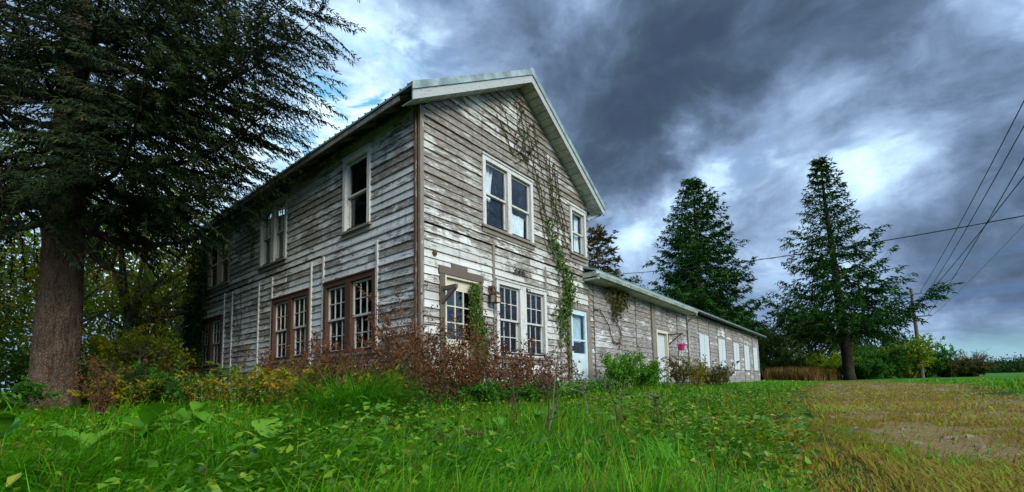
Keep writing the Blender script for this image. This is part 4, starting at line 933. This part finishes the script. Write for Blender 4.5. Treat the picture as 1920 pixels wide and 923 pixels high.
    for k, (x, y, h, n, sp, mt, lab) in enumerate(ub): shrub('undergrowth_bush', lab, G(x, y), n, h, sp, .10 if h < 2 else .13, 13, 280+k, mt, M_twig, .009, (.05, .95), .2, -.1, 5, cat='bush', group='undergrowth bushes beside the wood', lmin=.1)
    # hedge on the right
    hb = [(66, -5.0, 3.6, 3.0, M_midgreen, 'green bush left of the open spruce trunk'), (70, -8.0, 4.6, 3.2, M_midgreen, 'tall green bush just right of the open spruce trunk'), (72.5, -10.9, 5.4, 3.2, M_yellowgreen, 'yellow-green bush in front of the utility pole'), (78, -13.0, 4.0, 3.0, M_midgreen, 'green bush right of the utility pole'), (80, -15.2, 2.6, 2.6, M_olive, 'brownish bush where the hedge gets low'), (84, -17.6, 2.2, 2.6, M_olive, 'low brown bush before the hedge end'), (62, -2.2, 3.2, 3.0, M_yellowgreen, 'bush behind the dry goldenrod'), (58, 2.0, 3.0, 3.0, M_darkgreen, 'dark bush touching the far end of the wing'), (60, -6.2, 2.0, 2.4, M_midgreen, 'low bush at the foot of the open spruce'), (60, 4.4, 3.0, 3.2, M_darkgreen, 'shadowy bush peeping out behind the wing corner')]
    for k, (x, y, h, sp, mt, lab) in enumerate(hb): shrub('hedge_bush', lab, G(x, y), 46, h, sp, .25, 26, 300+k, mt, M_twig, .03, (.0, .8), .2, -.1, 6, cat='bush', group='bushes of the far hedge', lmin=.05)
    shrub('bare_shrub', 'thin half bare shrub at the right end of the hedge', G(86, -18.4), 80, 3.6, 1.8, .14, 1, 320, M_olive, M_twiggrey, .05, (.2, .9), .3, .2, 9, cat='shrub')
    # reeds behind the wing's end
    r = rng(330); m = MB(); n = 9000; P = np.stack([r.uniform(44, 62, n), r.uniform(-2.8, 1.5, n), np.zeros(n)], -1); P[:, 1] -= (P[:, 0]-44)*.08; P[:, 2] = gz(P[:, 0], P[:, 1])
    m.blades(P, r.uniform(0, 6.28, n), r.uniform(.7, 1.5, n), r.uniform(.05, .6, n), .07, 0, r.uniform(0, 1, n))
    tag(m.build('dry_goldenrod', [M_reed]), 'dry rust-brown goldenrod beyond the end of the wing', 'dry weeds', kind='stuff')
build_shrubs()

def vine(name, label, paths, plane, dens, leaf, seed, matl, stem_r=.008, wide=.12, tint=(0, 1), cat='vine', off=.07):
    """Climbing plant on a wall: stems along (u, z) paths, leaves hanging off them."""
    r = rng(seed); o = None; u0, z0 = paths[0][0][0], paths[0][0][1]; b = plane(u0, off, z0); t = thing(name, label, cat, b); sm_ = MB(); lm = MB(); b = np.array(b)
    for pth in paths:
        p = np.array(pth, float); q = np.linspace(0, len(p)-1, max(6, len(p)*5)); u = np.interp(q, range(len(p)), p[:, 0])+r.normal(0, .025, len(q)); z = np.interp(q, range(len(p)), p[:, 1]); w = np.interp(q, range(len(p)), p[:, 2]) if p.shape[1] > 2 else np.ones(len(q))
        C = np.array([plane(a, off-.02+.02*r.rand(), c) for a, c in zip(u, z)])-b; sm_.tube(C, stem_r*r.uniform(.6, 1.1), 4, cap=False)
        L = np.abs(np.diff(z)).sum()+np.abs(np.diff(u)).sum(); n = int(L*dens)
        if n < 1: continue
        k = r.choice(len(q), n, p=(w+1e-6)/(w+1e-6).sum()); ww = wide*(.25+w[k])
        P = np.array([plane(u[i]+r.normal(0, a), off+abs(r.normal(0, a*.45)), z[i]+r.normal(0, a)) for i, a in zip(k, ww)])-b
        D = unit(r.normal(0, .6, (n, 3))+np.array([0, 0, -.9])); Nn = unit(r.normal(0, .5, (n, 3))+np.array(plane(0, 1, 0))*1.1+np.array([0, 0, .4]))
        lm.leaves(P, D, Nn, leaf*r.uniform(.5, 1.3, n), leaf*r.uniform(.5, .9, n), 0, tint[0]+(tint[1]-tint[0])*r.rand(n))
    sm_.build('stems', [M_twig], t)
    if lm.V: lm.build('leaves', [matl], t)
    return t
def build_vines():
    r = rng(350)
    vine('climbing_vine', 'green vine hanging down between the upper right window and the brown post', [[(5.35, .2, .1), (5.2, 1.0, .35), (5.05, 1.7, .5), (5.1, 2.3, .8), (5.15, 2.9, 1.3), (4.85, 3.5, 1.0), (4.55, 4.0, .5), (4.35, 4.6, .2)], [(5.2, 2.2, .8), (5.45, 2.6, 1.0), (5.35, 3.1, 1.0), (5.0, 3.7, .5)], [(4.75, .9, .1), (4.9, 1.5, 1.0), (4.85, 2.0, .8)], [(5.3, 1.9, .2), (5.35, 2.4, .8), (5.3, 3.0, .5)]], front, 78, .105, 351, M_vine, wide=.13)
    vine('door_vine', 'bright green vine climbing the right jamb of the weathered door', [[(1.55, .1, .4), (1.52, .8, .9), (1.50, 1.5, 1.), (1.48, 2.15, .7)], [(1.72, .3, .5), (1.76, .9, 1.), (1.66, 1.4, .6)], [(1.42, 1.0, .3), (1.40, 1.5, .6), (1.44, 2.1, .5)]], front, 260, .075, 352, M_vine, wide=.07, tint=(.2, 1), off=.06)
    pth = []
    for k in range(12):
        u = r.uniform(4.2, 6.0); z = r.uniform(3.3, 4.4); p = [(u, z, .1)]
        for j in range(r.randint(4, 8)):
            u += r.uniform(-.34, .12); z += r.uniform(.3, .75)
            if z > RZ-.5-SL*abs(u-RX): break
            p.append((u, z, .12))
        if len(p) > 2: pth.append(p)
    for k in range(9):
        u = r.uniform(2.9, 3.6); z = r.uniform(5.3, 5.9); p = [(u, z, .1)]
        for j in range(6):
            u += r.uniform(-.15, .3) if k % 3 else r.uniform(-.4, -.1); z += r.uniform(.15, .45)
            if z > RZ-.5-SL*abs(u-RX): break
            p.append((u, z, .1))
        if len(p) > 2: pth.append(p)
    vine('bare_vine', 'leafless brown vine webbed over the gable boards', pth, front, 13, .06, 353, M_vine, stem_r=.012, wide=.10, off=.05)
    vine('eave_vine', 'clump of fading vine hanging under the wing eave', [[(8.6, 3.05, 1.), (8.4, 2.75, 1.), (8.3, 2.45, .7), (8.15, 2.2, .3)], [(7.7, 3.05, .8), (7.9, 2.9, 1.), (8.3, 2.8, 1.)], [(9.0, 3.05, .8), (8.8, 2.7, .7)]], front, 190, .11, 354, M_olive, wide=.15, tint=(.0, .8), off=.12)
    vine('bare_branch', 'crooked bare branch hooked on the wing wall right of the blue door', [[(6.85, 2.25), (7.25, 2.3), (7.7, 1.95), (8.1, 1.35), (8.4, 1.25), (8.7, 1.5), (8.5, 1.95), (8.2, 2.1)], [(8.4, 1.25), (8.65, 1.4), (8.55, 1.1)]], front, 0, .05, 355, M_olive, stem_r=.018, cat='branch')
    pth = []
    for k in range(9):
        u = 11.7+.16*k*.55; p = [(u, -.2, 1.)]
        for j in range(8): u = np.clip(u+r.uniform(-.25, .25), 11.5, 12.4); p.append((u, .6*(j+1), .9))
        pth.append(p)
    vine('wall_ivy', 'dark ivy column covering the far corner of the side wall', pth, side, 125, .13, 356, M_darkgreen, stem_r=.015, wide=.24, tint=(0, .6), off=.14)
    vine('bare_vine', 'thin dead vine stains on the side wall between battens', [[(8.4, -.1), (8.5, 1.2), (8.35, 2.3), (8.5, 3.1)], [(8.4, 1.8), (8.9, 2.5), (9.0, 2.9)]], side, 3, .05, 357, M_olive, stem_r=.009, off=.045)
    vine('climbing_vine', 'short green creeper beside the paired upper window of the side wall', [[(7.5, 3.95, .6), (7.55, 4.4, 1.), (7.45, 4.8, .5)]], side, 60, .08, 358, M_vine, wide=.06)
build_vines()

# ------------------------------------------------------------------ things on and around the house
def build_fittings():
    n = thing('house_number', 'black house number 3966 above the paired white window', 'house number', (2.83, -.062, 2.675))
    seg = {'3': 'abgcd', '9': 'abgfcd', '6': 'afgedc'}
    for k, ch in enumerate('3966'):
        m = MB(); x = .02+k*.118; w, h, t_ = .082, .155, .020; z = .0
        arc = {'3': [(0, .85), (.2, 1), (.75, 1), (1, .8), (.9, .58), (.45, .52), (.9, .46), (1, .2), (.75, 0), (.2, 0), (0, .15)],
               '9': [(1, .62), (.8, .42), (.25, .42), (0, .65), (.15, .93), (.5, 1.0), (.85, .93), (1, .65), (.95, .35), (.75, .05), (.3, 0), (.05, .12)],
               '6': [(0, .38), (.2, .58), (.75, .58), (1, .35), (.85, .07), (.5, 0), (.15, .07), (0, .35), (.05, .65), (.25, .95), (.7, 1.0), (.95, .88)]}[ch]
        P = [(x+u*w, z+v*h) for u, v in arc]
        for a, b in zip(P, P[1:]): m.beam((a[0], .0, a[1]), (b[0], .0, b[1]), t_, .016, (0, 1, 0))
        for q, v in enumerate(P[1:-1]): m.tube([(v[0], -.0082-.0002*q, v[1]), (v[0], .0082, v[1])], t_/2, 8)
        m.build('digit', [M_iron], n)
    l = thing('wall_lamp', 'rusty box lantern on the wall between door and paired window', 'lamp', (2.0, -.04, 1.98))
    m = MB(); m.box(-.055, .055, -.02, .005, .0, .24); m.tube([(0, -.02, .14), (0, -.09, .20), (0, -.15, .17), (0, -.16, .08)], .014, 8)
    for k in range(9): a = k*.7; m.tube([(0, -.03-.012*k, .17+.008*k), (.05*math.cos(a), -.03-.012*k, .20+.05*math.sin(a)), (.07*math.cos(a+.6), -.05-.012*k, .20+.06*math.sin(a+.6))], .007, 5)
    m.build('arm', [M_rust], l)
    m = MB(); w = .082; zc, zt = -.15, .03
    m.hexa([(-w*1.15, -.16-w*1.15, zt), (w*1.15, -.16-w*1.15, zt), (w*1.15, -.16+w*1.15, zt), (-w*1.15, -.16+w*1.15, zt), (-.03, -.19, zt+.07), (.03, -.19, zt+.07), (.03, -.13, zt+.07), (-.03, -.13, zt+.07)])
    m.box(-w, w, -.16-w, -.16+w, zc-.014, zc)
    for sx in (-1, 1):
        for sy in (-1, 1): m.box(sx*w-.010, sx*w+.010, -.16+sy*w-.010, -.16+sy*w+.010, zc+.001, zt-.001)
    m.box(-w-.004, w+.004, -.16-w-.004, -.16-w+.008, zt-.075, zt-.06)
    m.build('lantern', [M_rust], l)
    m = MB(); m.box(-w+.012, w-.012, -.16-w+.010, -.16+w-.012, zc+.002, zt-.002); m.build('glass', [M_lampglass], l)
    b = thing('shelf_bracket', 'old wooden bracket sticking out beside the weathered door', 'bracket', (.545, -.062, 1.66))
    m = MB(); m.box(-.035, .035, -.025, -.002, -.02, .33); m.beam((0, -.03, .27), (0, -.40, .27), .06, .075); m.beam((0, -.03, .02), (0, -.36, .25), .055, .065); m.build('bracket_arm', [M_bare], b)
    m = MB(); m.tube([(0, -.37, .235), (0, -.37, .20), (.015, -.37, .18), (0, -.37, .165), (-.012, -.37, .18)], .006, 5); m.build('hook', [M_rust], b)
    b = thing('hanging_bracket', 'dark iron bracket right of the blank white door holding a pot', 'bracket', (13.38, -.064, 1.50))
    m = MB(); m.box(-.025, .025, -.02, 0, .0, .5); m.beam((0, -.02, .46), (0, -.62, .46), .05, .045); m.beam((0, -.02, .05), (0, -.50, .43), .045, .04); m.build('bracket_arm', [M_rust], b)
    p = thing('hanging_pot', 'bright pink flower pot hanging from the iron bracket', 'flower pot', (13.38, -.58, 1.40))
    m = MB(); m.lathe([(.0, -.14), (.115, -.14), (.15, .08), (.165, .085), (.165, .115), (.15, .115), (.14, .09), (.108, -.11), (.0, -.11)], sides=20); m.build('pot', [M_pink], p, smooth=False)
    m = MB()
    for a in (0, 2.1, 4.2): m.tube([(.155*math.cos(a), .155*math.sin(a), .10), (.05*math.cos(a), .05*math.sin(a), .34), (0, 0, .535)], .005, 4)
    m.tube([(0, 0, -.14), (.02, 0, -.22), (.01, .0, -.26)], .012, 5); m.build('hanger', [M_iron], p)
    f = thing('flood_light', 'small twin flood light high on the gable', 'lamp', (3.29, -.035, 5.93))
    m = MB(); m.box(-.05, .05, -.03, .0, -.05, .05); m.build('base', [M_white], f)
    for s_ in (-1, 1):
        m = MB(); c = np.array([s_*.10, -.12, -.02]); d = unit(np.array([s_*.5, -.8, -.35]))
        m.tube([(s_*.03, -.03, 0), (s_*.07, -.07, .01), c], .014, 6); m.tube([c-d*.03, c, c+d*.05, c+d*.10], [.025, .04, .05, .065], 12); m.build('lamp_head', [M_iron], f)
    h = thing('iron_hook', 'small black iron hook on the corner board', 'hook', (.07, -.05, 1.93)); m = MB(); m.tube([(0, 0, 0), (-.01, -.07, -.01), (-.02, -.12, -.05), (-.02, -.13, -.0)], .010, 6); m.build('hook', [M_iron], h)
    m = MB(); m.tube([(0, -.001, 0), (0, -.02, 0), (0, -.03, 0)], [.055, .055, .03], 14); o = m.build('rusty_disc', [M_rust], loc=(.36, -.031, 2.62)); tag(o, 'round rusty disc nailed to the boards near the corner', 'disc')
    m = MB(); m.tube([(0, -.002, 0), (0, -.08, .01), (0, -.10, -.05)], .012, 6); m.box(-.03, .03, -.012, 0, -.04, .05); o = m.build('iron_hook', [M_iron], loc=(3.36, -.062, 2.33)); tag(o, 'black iron hook at the top of the paired window mullion', 'hook')
    m = MB(); m.tube([(0, 0, -.9), (0, 0, .62)], .055, 10); m.tube([(0, 0, .62), (0, 0, .70), (.05, 0, .74)], [.07, .07, .02], 10)
    sm_ = thing('service_mast', 'grey service mast standing on the low wing roof', 'mast', (11.55, 1.2, 3.90)); m.build('pole', [M_pole], sm_)
    m = MB(); m.tube([(0, -.05, .55), (.02, -.12, .57), (.03, -.16, .54)], .02, 6); m.build('insulator', [M_white], sm_)
    # utility pole and lines
    px, py = 72.07, -12.16; pz = float(gz(px, py)); u = thing('utility_pole', 'leaning wooden utility pole behind the hedge', 'utility pole', (px, py, pz))
    tl = np.array([-1.0, .35, 11.6]); m = MB(); m.tube([tl*q+np.array([0, 0, -.5*(q == 0)]) for q in (0, .3, .6, 1)], [.24, .22, .19, .15], 10); m.build('pole', [M_pole], u)
    ad = unit(np.array([.42, -.9, .04]))
    for zq, w in ((.93, 1.1), (.80, .75), (.68, 1.7)):
        m = MB(); c = tl*zq; m.beam(c-ad*w*.8+np.array([-.2, -.1, 0]), c+ad*w+np.array([-.2, -.1, 0]), .16, .14); m.build('crossarm', [M_pole], u)
        m = MB()
        for s_ in (-.7, .85): q = c+ad*w*s_+np.array([-.2, -.1, .08]); m.lathe([(.0, .0), (.05, .02), (.035, .08), (.06, .11), (.02, .18), (0, .18)], c=tuple(q), sides=8)
        m.build('insulator', [M_iron], u)
    top = np.array([px, py, pz])
    ends = [((23.97, -13.01, 12.99), .93, .8, .022, 'topmost power line running from the pole to the right edge'), ((24.0, -13.0, 12.0), .80, .6, .022, 'second power line below the topmost one'), ((24.05, -12.85, 10.45), .68, 1.4, .022, 'third power line slanting from the lowest crossarm'), ((24.16, -12.77, 9.55), .68, -1.0, .022, 'fourth power line, lowest of the bundle'), ((24.4, -12.4, 7.1), .55, 0, .012, 'faint thin line lowest on the pole')]
    for k, (e, zq, s_, rad, lab) in enumerate(ends):
        a = top+tl*zq+ad*s_+np.array([-.2, -.1, .2]); b = np.array(e); b = b+(b-a)*.45; q = np.linspace(0, 1, 40)
        P = a+(b-a)*q[:, None]-np.array([0, 0, 1.])*(4*.7*q*(1-q))[:, None]; m = MB(); m.tube(P-a, rad, 5); tag(m.build('power_line', [M_wire if k < 4 else M_wirelight], loc=a), lab, 'power line', 'power lines from the utility pole')
    a = np.array([11.58, 1.04, 4.46]); b = np.array([9.2, -9.6, 3.88]); b = a+(b-a)*1.5; q = np.linspace(0, 1, 50)
    P = a+(b-a)*q[:, None]-np.array([0, 0, 1.])*(4*.42*q*(1-q))[:, None]; m = MB(); m.tube(P-a, .013, 5); m.tube(P-a+np.stack([.018*np.cos(q*160), 0*q, .018*np.sin(q*160)], -1), .006, 4)
    tag(m.build('service_cable', [M_wire], loc=a), 'twisted service cable sagging from the roof mast across the sky', 'cable')
build_fittings()

# ------------------------------------------------------------------ foreground plants
def build_foreground():
    r = rng(400)
    # big-leaved docks
    docks = [(-5.25, -2.55, .30, 1.25, 'broad-leaved dock at the far left of the foreground'), (-4.98, -3.35, .22, 1.0, 'dock with low spreading leaves, left foreground'), (-4.62, -2.85, .26, 1.1, 'dock left of the upright-leaved one'), (-4.25, -2.45, .34, 1.2, 'dock with one tall upright pale leaf'), (-3.75, -2.75, .20, .9, 'small dock right of the upright-leaved one'), (-3.35, -3.6, .20, 1.0, 'dock in front of the arching grass clump'), (-3.55, -4.35, .17, 1.0, 'flat dock near the lower middle of the picture'), (-3.2, -4.7, .16, .9, 'dock close to the lower edge'), (-2.5, -4.5, .16, .9, 'dock among the dead stalks'), (-2.1, -5.0, .17, .85, 'dock nearest the drive'), (-4.45, -4.3, .18, .9, 'dock in the combed grass'), (-1.6, -4.1, .18, .85, 'dock in the weed carpet in the middle distance')]
    for k, (x, y, h, sc, lab) in enumerate(docks):
        t = thing('dock_plant', lab, 'dock', G(x, y), group='broad-leaved docks in the foreground'); q = rng(410+k)
        for j in range(q.randint(6, 9)):
            m = MB(); a = j*2.4+q.normal(0, .3); L = .22*sc*q.uniform(.7, 1.15); W = L*q.uniform(.30, .42); el = q.uniform(.35, 1.2); o = np.array([math.cos(a), math.sin(a), 0]); s_ = np.array([-o[1], o[0], 0])
            n = 13; u = np.linspace(0, 1, n); st = .10*sc+h*.55*q.rand()
            c = o*(.02+L*u*math.cos(el))[:, None]+np.array([0, 0, 1.])*(st+L*(u*math.sin(el)-.55*u*u*q.uniform(.5, 1.3)))[:, None]
            w = W*np.sin(np.pi*np.clip(u*.93+.04, 0, 1))**.75*(1-.2*u)*np.clip((1.02-u)*3.2, 0, 1)**.6; V = []
            for i in range(n):
                ru = .006*math.sin(i*1.7+j)
                V += [c[i]-s_*w[i]+np.array([0, 0, .22*w[i]+ru]), c[i]-s_*w[i]*.5+np.array([0, 0, .06*w[i]-ru]), c[i], c[i]+s_*w[i]*.5+np.array([0, 0, .06*w[i]+ru]), c[i]+s_*w[i]+np.array([0, 0, .22*w[i]-ru])]
            m.add(V, [[i*5+b, i*5+b+1, (i+1)*5+b+1, (i+1)*5+b] for i in range(n-1) for b in range(4)], 0, np.clip(q.normal(.48, .16), 0, .9)); m.tube([(0, 0, 0), tuple(c[0]*.5+np.array([0, 0, .02])), tuple(c[0])], .006, 5, tint=.8, cap=False)
            m.build('leaf', [M_bright], t, smooth=True)
    # arching clump of long grass
    for x, y, n, h, lab in ((-2.72, -2.25, 1500, .92, 'arching dark green clump of long grass before the dead shrubs'), (-4.25, -3.55, 420, .50, 'long grass combed sideways by the wind among the docks'), (-3.5, -2.6, 300, .48, 'small arching grass clump left of the large dark one')):
        t = MB(); P = np.stack([r.normal(0, .20, n), r.normal(0, .20, n), np.zeros(n)], -1); az = np.arctan2(P[:, 1], P[:, 0])+r.normal(0, .6, n); az = np.where(r.rand(n) < .45, r.normal(-.6, .5, n), az)
        t.blades(P, az, r.uniform(.5, 1.05, n)*h, r.uniform(.9, 2.3, n), .010, 0, r.uniform(.05, .45, n), seg=6); o = t.build('grass_clump', [M_grass], loc=G(x, y)); tag(o, lab, 'grass clump')
    # dead stalks
    st = [(-3.0, -4.9, .62), (-2.95, -4.62, .50), (-2.6, -4.3, .48), (-2.2, -4.75, .45), (-2.05, -4.35, .42), (-3.35, -5.15, .42), (-1.7, -4.75, .40), (-2.5, -5.2, .42), (-2.75, -5.55, .36), (-1.3, -4.9, .38)]
    labs = ['tallest dead stalk with a brown head, lower middle', 'dead stalk just behind the tallest one', 'dead stalk leaning in the weed carpet', 'dark forked dead stalk in the weeds', 'dead stalk farther back in the weeds', 'short dead stalk nearest the lower edge', 'thin dead stalk towards the drive', 'dead stalk among the right hand docks', 'broken dead stalk at the lower right', 'dead stalk standing close to the drive']
    for k, ((x, y, h), lab) in enumerate(zip(st, labs)):
        q = rng(430+k); t = thing('dead_stalk', lab, 'dead stalk', G(x, y), group='dead stalks in the foreground'); m = MB(); d = np.array([q.normal(0, .13), q.normal(0, .13), 1])*h; u = np.linspace(0, 1, 6)
        C = d*u[:, None]+q.normal(0, .006, (6, 3)); m.tube(C, .0055*(1-.5*u), 5)
        for j in range(q.randint(2, 6)): f = q.uniform(.4, .95); c = d*f; e = unit(q.normal(0, 1, 3)+np.array([0, 0, .8]))*h*q.uniform(.1, .3); m.tube([c, c+e*.6, c+e], [.003, .0025, .0015], 4)
        for j in range(14): c = d*q.uniform(.85, 1.0)+q.normal(0, .008, 3); m.tube([c, c+q.normal(0, .008, 3)+np.array([0, 0, .012])], [.005, .002], 4)
        m.build('stalk', [M_twig if k % 3 else M_twiggrey], t)
    # fallen branches
    for k, (pts, lab) in enumerate(((((-3.95, -4.85, .12), (-3.7, -4.95, .16), (-3.55, -5.0, .13), (-3.42, -5.08, .07)), 'dark curved fallen twig in the near grass'), (((2.1, -2.6, .05), (2.9, -2.75, .13), (3.7, -2.95, .11), (4.6, -3.2, .04)), 'pale fallen branch across the bare patch before the bushes'), (((1.6, -2.3, .3), (1.9, -2.7, .12), (2.0, -3.0, .02)), 'short broken pale branch beside the long fallen one'))):
        P = np.array([(a, b, c+float(gz(a, b))) for a, b, c in pts]); q = np.linspace(0, len(P)-1, 14); C = np.stack([np.interp(q, range(len(P)), P[:, i]) for i in range(3)], -1)+r.normal(0, .008, (14, 3)); m = MB(); m.tube(C-C[0], np.linspace(.012, .005, 14), 5)
        for j in (3, 6, 9): e = unit(r.normal(0, 1, 3)+np.array([0, 0, .5]))*.18; m.tube([C[j]-C[0], C[j]-C[0]+e], [.006, .002], 4)
        tag(m.build('fallen_branch', [M_twig if k == 0 else M_twiggrey], loc=tuple(C[0])), lab, 'fallen branch')
    # small asters
    for k, (x, y, n, lab) in enumerate(((1.9, -2.3, 46, 'small white asters before the paired white window'), (-2.6, 1.3, 26, 'small white asters in the weeds left of the corner'), (3.3, -2.1, 24, 'small white asters farther right by the post'))):
        t = thing('aster_plant', lab, 'wildflowers', G(x, y)); m = MB(); fl = MB()
        for j in range(n):
            b = np.array([r.normal(0, .45), r.normal(0, .25), 0]); h = r.uniform(.25, .45); e = b+np.array([r.normal(0, .05), r.normal(0, .05), h]); m.tube([b, (b+e)/2+r.normal(0, .01, 3), e], .0025, 3, cap=False)
            for i in range(3):
                c = e+r.normal(0, .03, 3); a = np.arange(8)*.785; D = np.stack([np.cos(a), np.sin(a), .2+0*a], -1); fl.leaves(np.repeat(c[None], 8, 0), D, np.tile([0, 0, 1.], (8, 1)), .016, .008, 0, .5)
        m.build('stems', [M_grass], t)['kind'] = 'stuff'; fl.build('flowers', [M_petal], t)['kind'] = 'stuff'
build_foreground()

def build_grass():
    r = rng(500)
    n = 210000
    rad = np.exp(r.uniform(math.log(.95), math.log(42), n)); az = r.uniform(math.radians(-14), math.radians(112), n)     # clockwise from +Y about the photographer's spot
    x = -5.39+rad*np.sin(az); y = -6.53+rad*np.cos(az); dd = drive_dist(x, y); clear = ~((x > -.1) & (x < 34.1) & (y > -.1) & (y < 8.1))
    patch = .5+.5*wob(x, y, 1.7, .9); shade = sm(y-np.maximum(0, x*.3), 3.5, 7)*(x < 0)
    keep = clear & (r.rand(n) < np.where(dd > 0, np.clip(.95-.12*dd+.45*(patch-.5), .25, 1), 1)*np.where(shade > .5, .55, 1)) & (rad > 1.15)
    x, y, rad, dd, patch, shade = [a[keep] for a in (x, y, rad, dd, patch, shade)]; n = len(x)
    lawn = sm(x, 13, 22); tall = sm(-(np.hypot(np.maximum(-x, 0), np.maximum(-y, 0))-.4), -2.2, -.6)*(x < 14)*(x > -3)
    h = np.where(dd > -.1, r.uniform(.04, .12, n), (r.uniform(.10, .24, n)*(.75+.5*patch))*(1-.55*lawn)+.16*tall*r.rand(n))
    h = h*(1-.22*sm(x+.4*y, -5.2, -3.6)*(dd < .1)*(y < -1.2)*(x < 14))*(1+.012*rad)
    wind = -.55+.7*wob(x, y, .9, 2.0)
    ang = np.where(r.rand(n) < .72, wind+r.normal(0, .55, n), r.uniform(0, 6.28, n))
    lean = np.where(dd > 0, r.uniform(1.2, 2.6, n), np.clip(r.normal(1.35, .5, n), .1, 2.5)*(1-.4*lawn))
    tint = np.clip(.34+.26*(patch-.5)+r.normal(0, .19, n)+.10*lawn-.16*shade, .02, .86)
    lump = np.clip(.95+.5*wob(x, y, 2.1, 5.)+.25*wob(x, y, 5.3, 1.), .42, 1.7); h = np.where(dd > -.1, h, h*(1+(lump-1)*(1-.7*lawn)))
    h = h*(1-.62*sm(dd, -1.1, -.1)*(dd < 0)); tint = np.clip(tint+.10*wob(x, y, 1.2, 3.), .02, .86)
    dry = r.rand(n) < np.where(dd > -.3, np.clip(.60+.3*dd+.22*wob(x, y, 1.6, 7.), .1, .93), .055+.10*tall)+.12*sm(dd, -2.2, -.3)+.38*sm(dd, -.8, .1)*(dd < .1)
    tint = np.where(dry, r.uniform(.86, 1, n), np.where(dd > -.4, np.clip(tint+.18, 0, .86), tint))
    bare = r.rand(n) < bare_patch(x, y)*.80
    x, y, ang, h, lean, tint, rad, dd = [q[~bare] for q in (x, y, ang, h, lean, tint, rad, dd)]; n = len(x)
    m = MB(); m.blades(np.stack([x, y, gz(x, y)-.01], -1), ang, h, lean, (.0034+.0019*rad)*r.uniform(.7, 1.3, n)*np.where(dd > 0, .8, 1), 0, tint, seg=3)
    c = 900; R_ = np.exp(r.uniform(math.log(1.8), math.log(9), c)); A_ = np.radians(r.uniform(-5, 88, c)); q = np.stack([-5.39+R_*np.sin(A_), -6.53+R_*np.cos(A_), np.zeros(c)], -1); q[:, 2] = gz(q[:, 0], q[:, 1]); ok = (drive_dist(q[:, 0], q[:, 1]) < .3) & ~((q[:, 0] > -.3) & (q[:, 1] > -.3)) & (r.rand(c) < .25+.75*sm(q[:, 0], -4, -2)); q = q[ok]; c = len(q)      # dry upright stems
    m.blades(q, r.uniform(0, 6.28, c), r.uniform(.16, .38, c), r.uniform(.05, .8, c), .0022+.0009*R_[ok], 0, r.uniform(.89, .97, c), seg=4)
    for k in range(520):                                   # longer tufts combed over by the wind
        R_ = math.exp(r.uniform(math.log(1.7), math.log(11))); A_ = math.radians(r.uniform(-10, 88)); cx, cy = -5.39+R_*math.sin(A_), -6.53+R_*math.cos(A_)
        if drive_dist(cx, cy) > -.8 or (cx > -.4 and cy > -.6): continue
        if cx > -3.9 and r.rand() < .6: continue
        c = r.randint(35, 80); q = np.stack([cx+r.normal(0, .07, c), cy+r.normal(0, .07, c), np.zeros(c)], -1); q[:, 2] = gz(q[:, 0], q[:, 1])-.01
        a_ = -.5+.7*float(wob(cx, cy, .9, 2.0))+r.normal(0, .3); t_ = r.uniform(.25, .62)
        m.blades(q, a_+r.normal(0, .38, c), r.uniform(.16, .36, c), r.uniform(1.5, 2.7, c), .0032+.0015*R_, 0, np.clip(t_+r.normal(0, .10, c), .05, .85), seg=5)
    tag(m.build('grass', [M_grass]), 'long uneven green grass round the house', 'grass', kind='stuff')
    # leafy ground cover
    n = 105000; rad = np.exp(r.uniform(math.log(1.3), math.log(15), n)); az = r.uniform(math.radians(-10), math.radians(85), n)
    x = -5.39+rad*np.sin(az); y = -6.53+rad*np.cos(az); dd = drive_dist(x, y); w = .30+.70*sm(x, -4.0, -2.2)*sm(-y, .6, 2.2)
    k = (r.rand(n) < w*np.clip(-dd*.9+.25, 0, 1)) & ~((x > -.2) & (y > -.2)) & (wob(x, y, 1.9, 1.1)+.5*wob(x, y, 5.1, 2.)+r.normal(0, .55, n) > .12)
    x, y, rad = x[k], y[k], rad[k]; n = len(x); z = gz(x, y)+r.uniform(.05, .30, n)*(.65+.4*wob(x, y, 1.9, .3)); z = np.maximum(z, gz(x, y)+.01); a = r.uniform(0, 6.28, n)
    m = MB(); m.leaves(np.stack([x, y, z], -1), np.stack([np.cos(a), np.sin(a), r.normal(-.1, .35, n)], -1), r.normal(0, .35, (n, 3))+np.array([0, 0, 1.]), (.022+.055*r.beta(1.3, 2.6, n))*(.8+.07*rad), (.014+.036*r.beta(1.3, 2.6, n))*(.8+.07*rad), 0, np.clip(r.beta(1.6, 2.2, n)+.12*wob(x, y, 1.1, 4.), 0, 1), fold=.12)
    tag(m.build('ground_cover', [leaf_mat('ground_cover_leaves', [(0, (.018, .075, .004)), (.4, (.065, .19, .006)), (.7, (.17, .30, .010)), (.85, (.24, .25, .02)), (.94, (.20, .11, .02)), (1, (.14, .06, .02))], .3, .5, .3)]), 'low leafy weeds carpeting the ground', 'ground cover', kind='stuff')
    # stones and chips on the drive
    n = 1400; x = r.uniform(-3, 26, n); y = r.uniform(-10, -4, n); k = drive_dist(x, y) > .15; x, y = x[k], y[k]; m = MB()
    for a, b in zip(x, y):
        s_ = r.uniform(.008, .03)*(1+.06*math.hypot(a+5, b+6)); d = s_*r.uniform(.6, 1.2, (8, 3)); z = float(gz(a, b)); P = np.array([(-1, -1, -.4), (1, -1, -.4), (1, 1, -.4), (-1, 1, -.4), (-.7, -.7, .5), (.7, -.7, .5), (.7, .7, .5), (-.7, .7, .5)])*d+np.array([a, b, z]); m.hexa(P, 0, r.rand())
    tag(m.build('gravel', [plain_mat('gravel_stone', (.25, .205, .14), .9, .1, .5, 30)]), 'scattered pale gravel on the drive', 'gravel', kind='stuff')
build_grass()
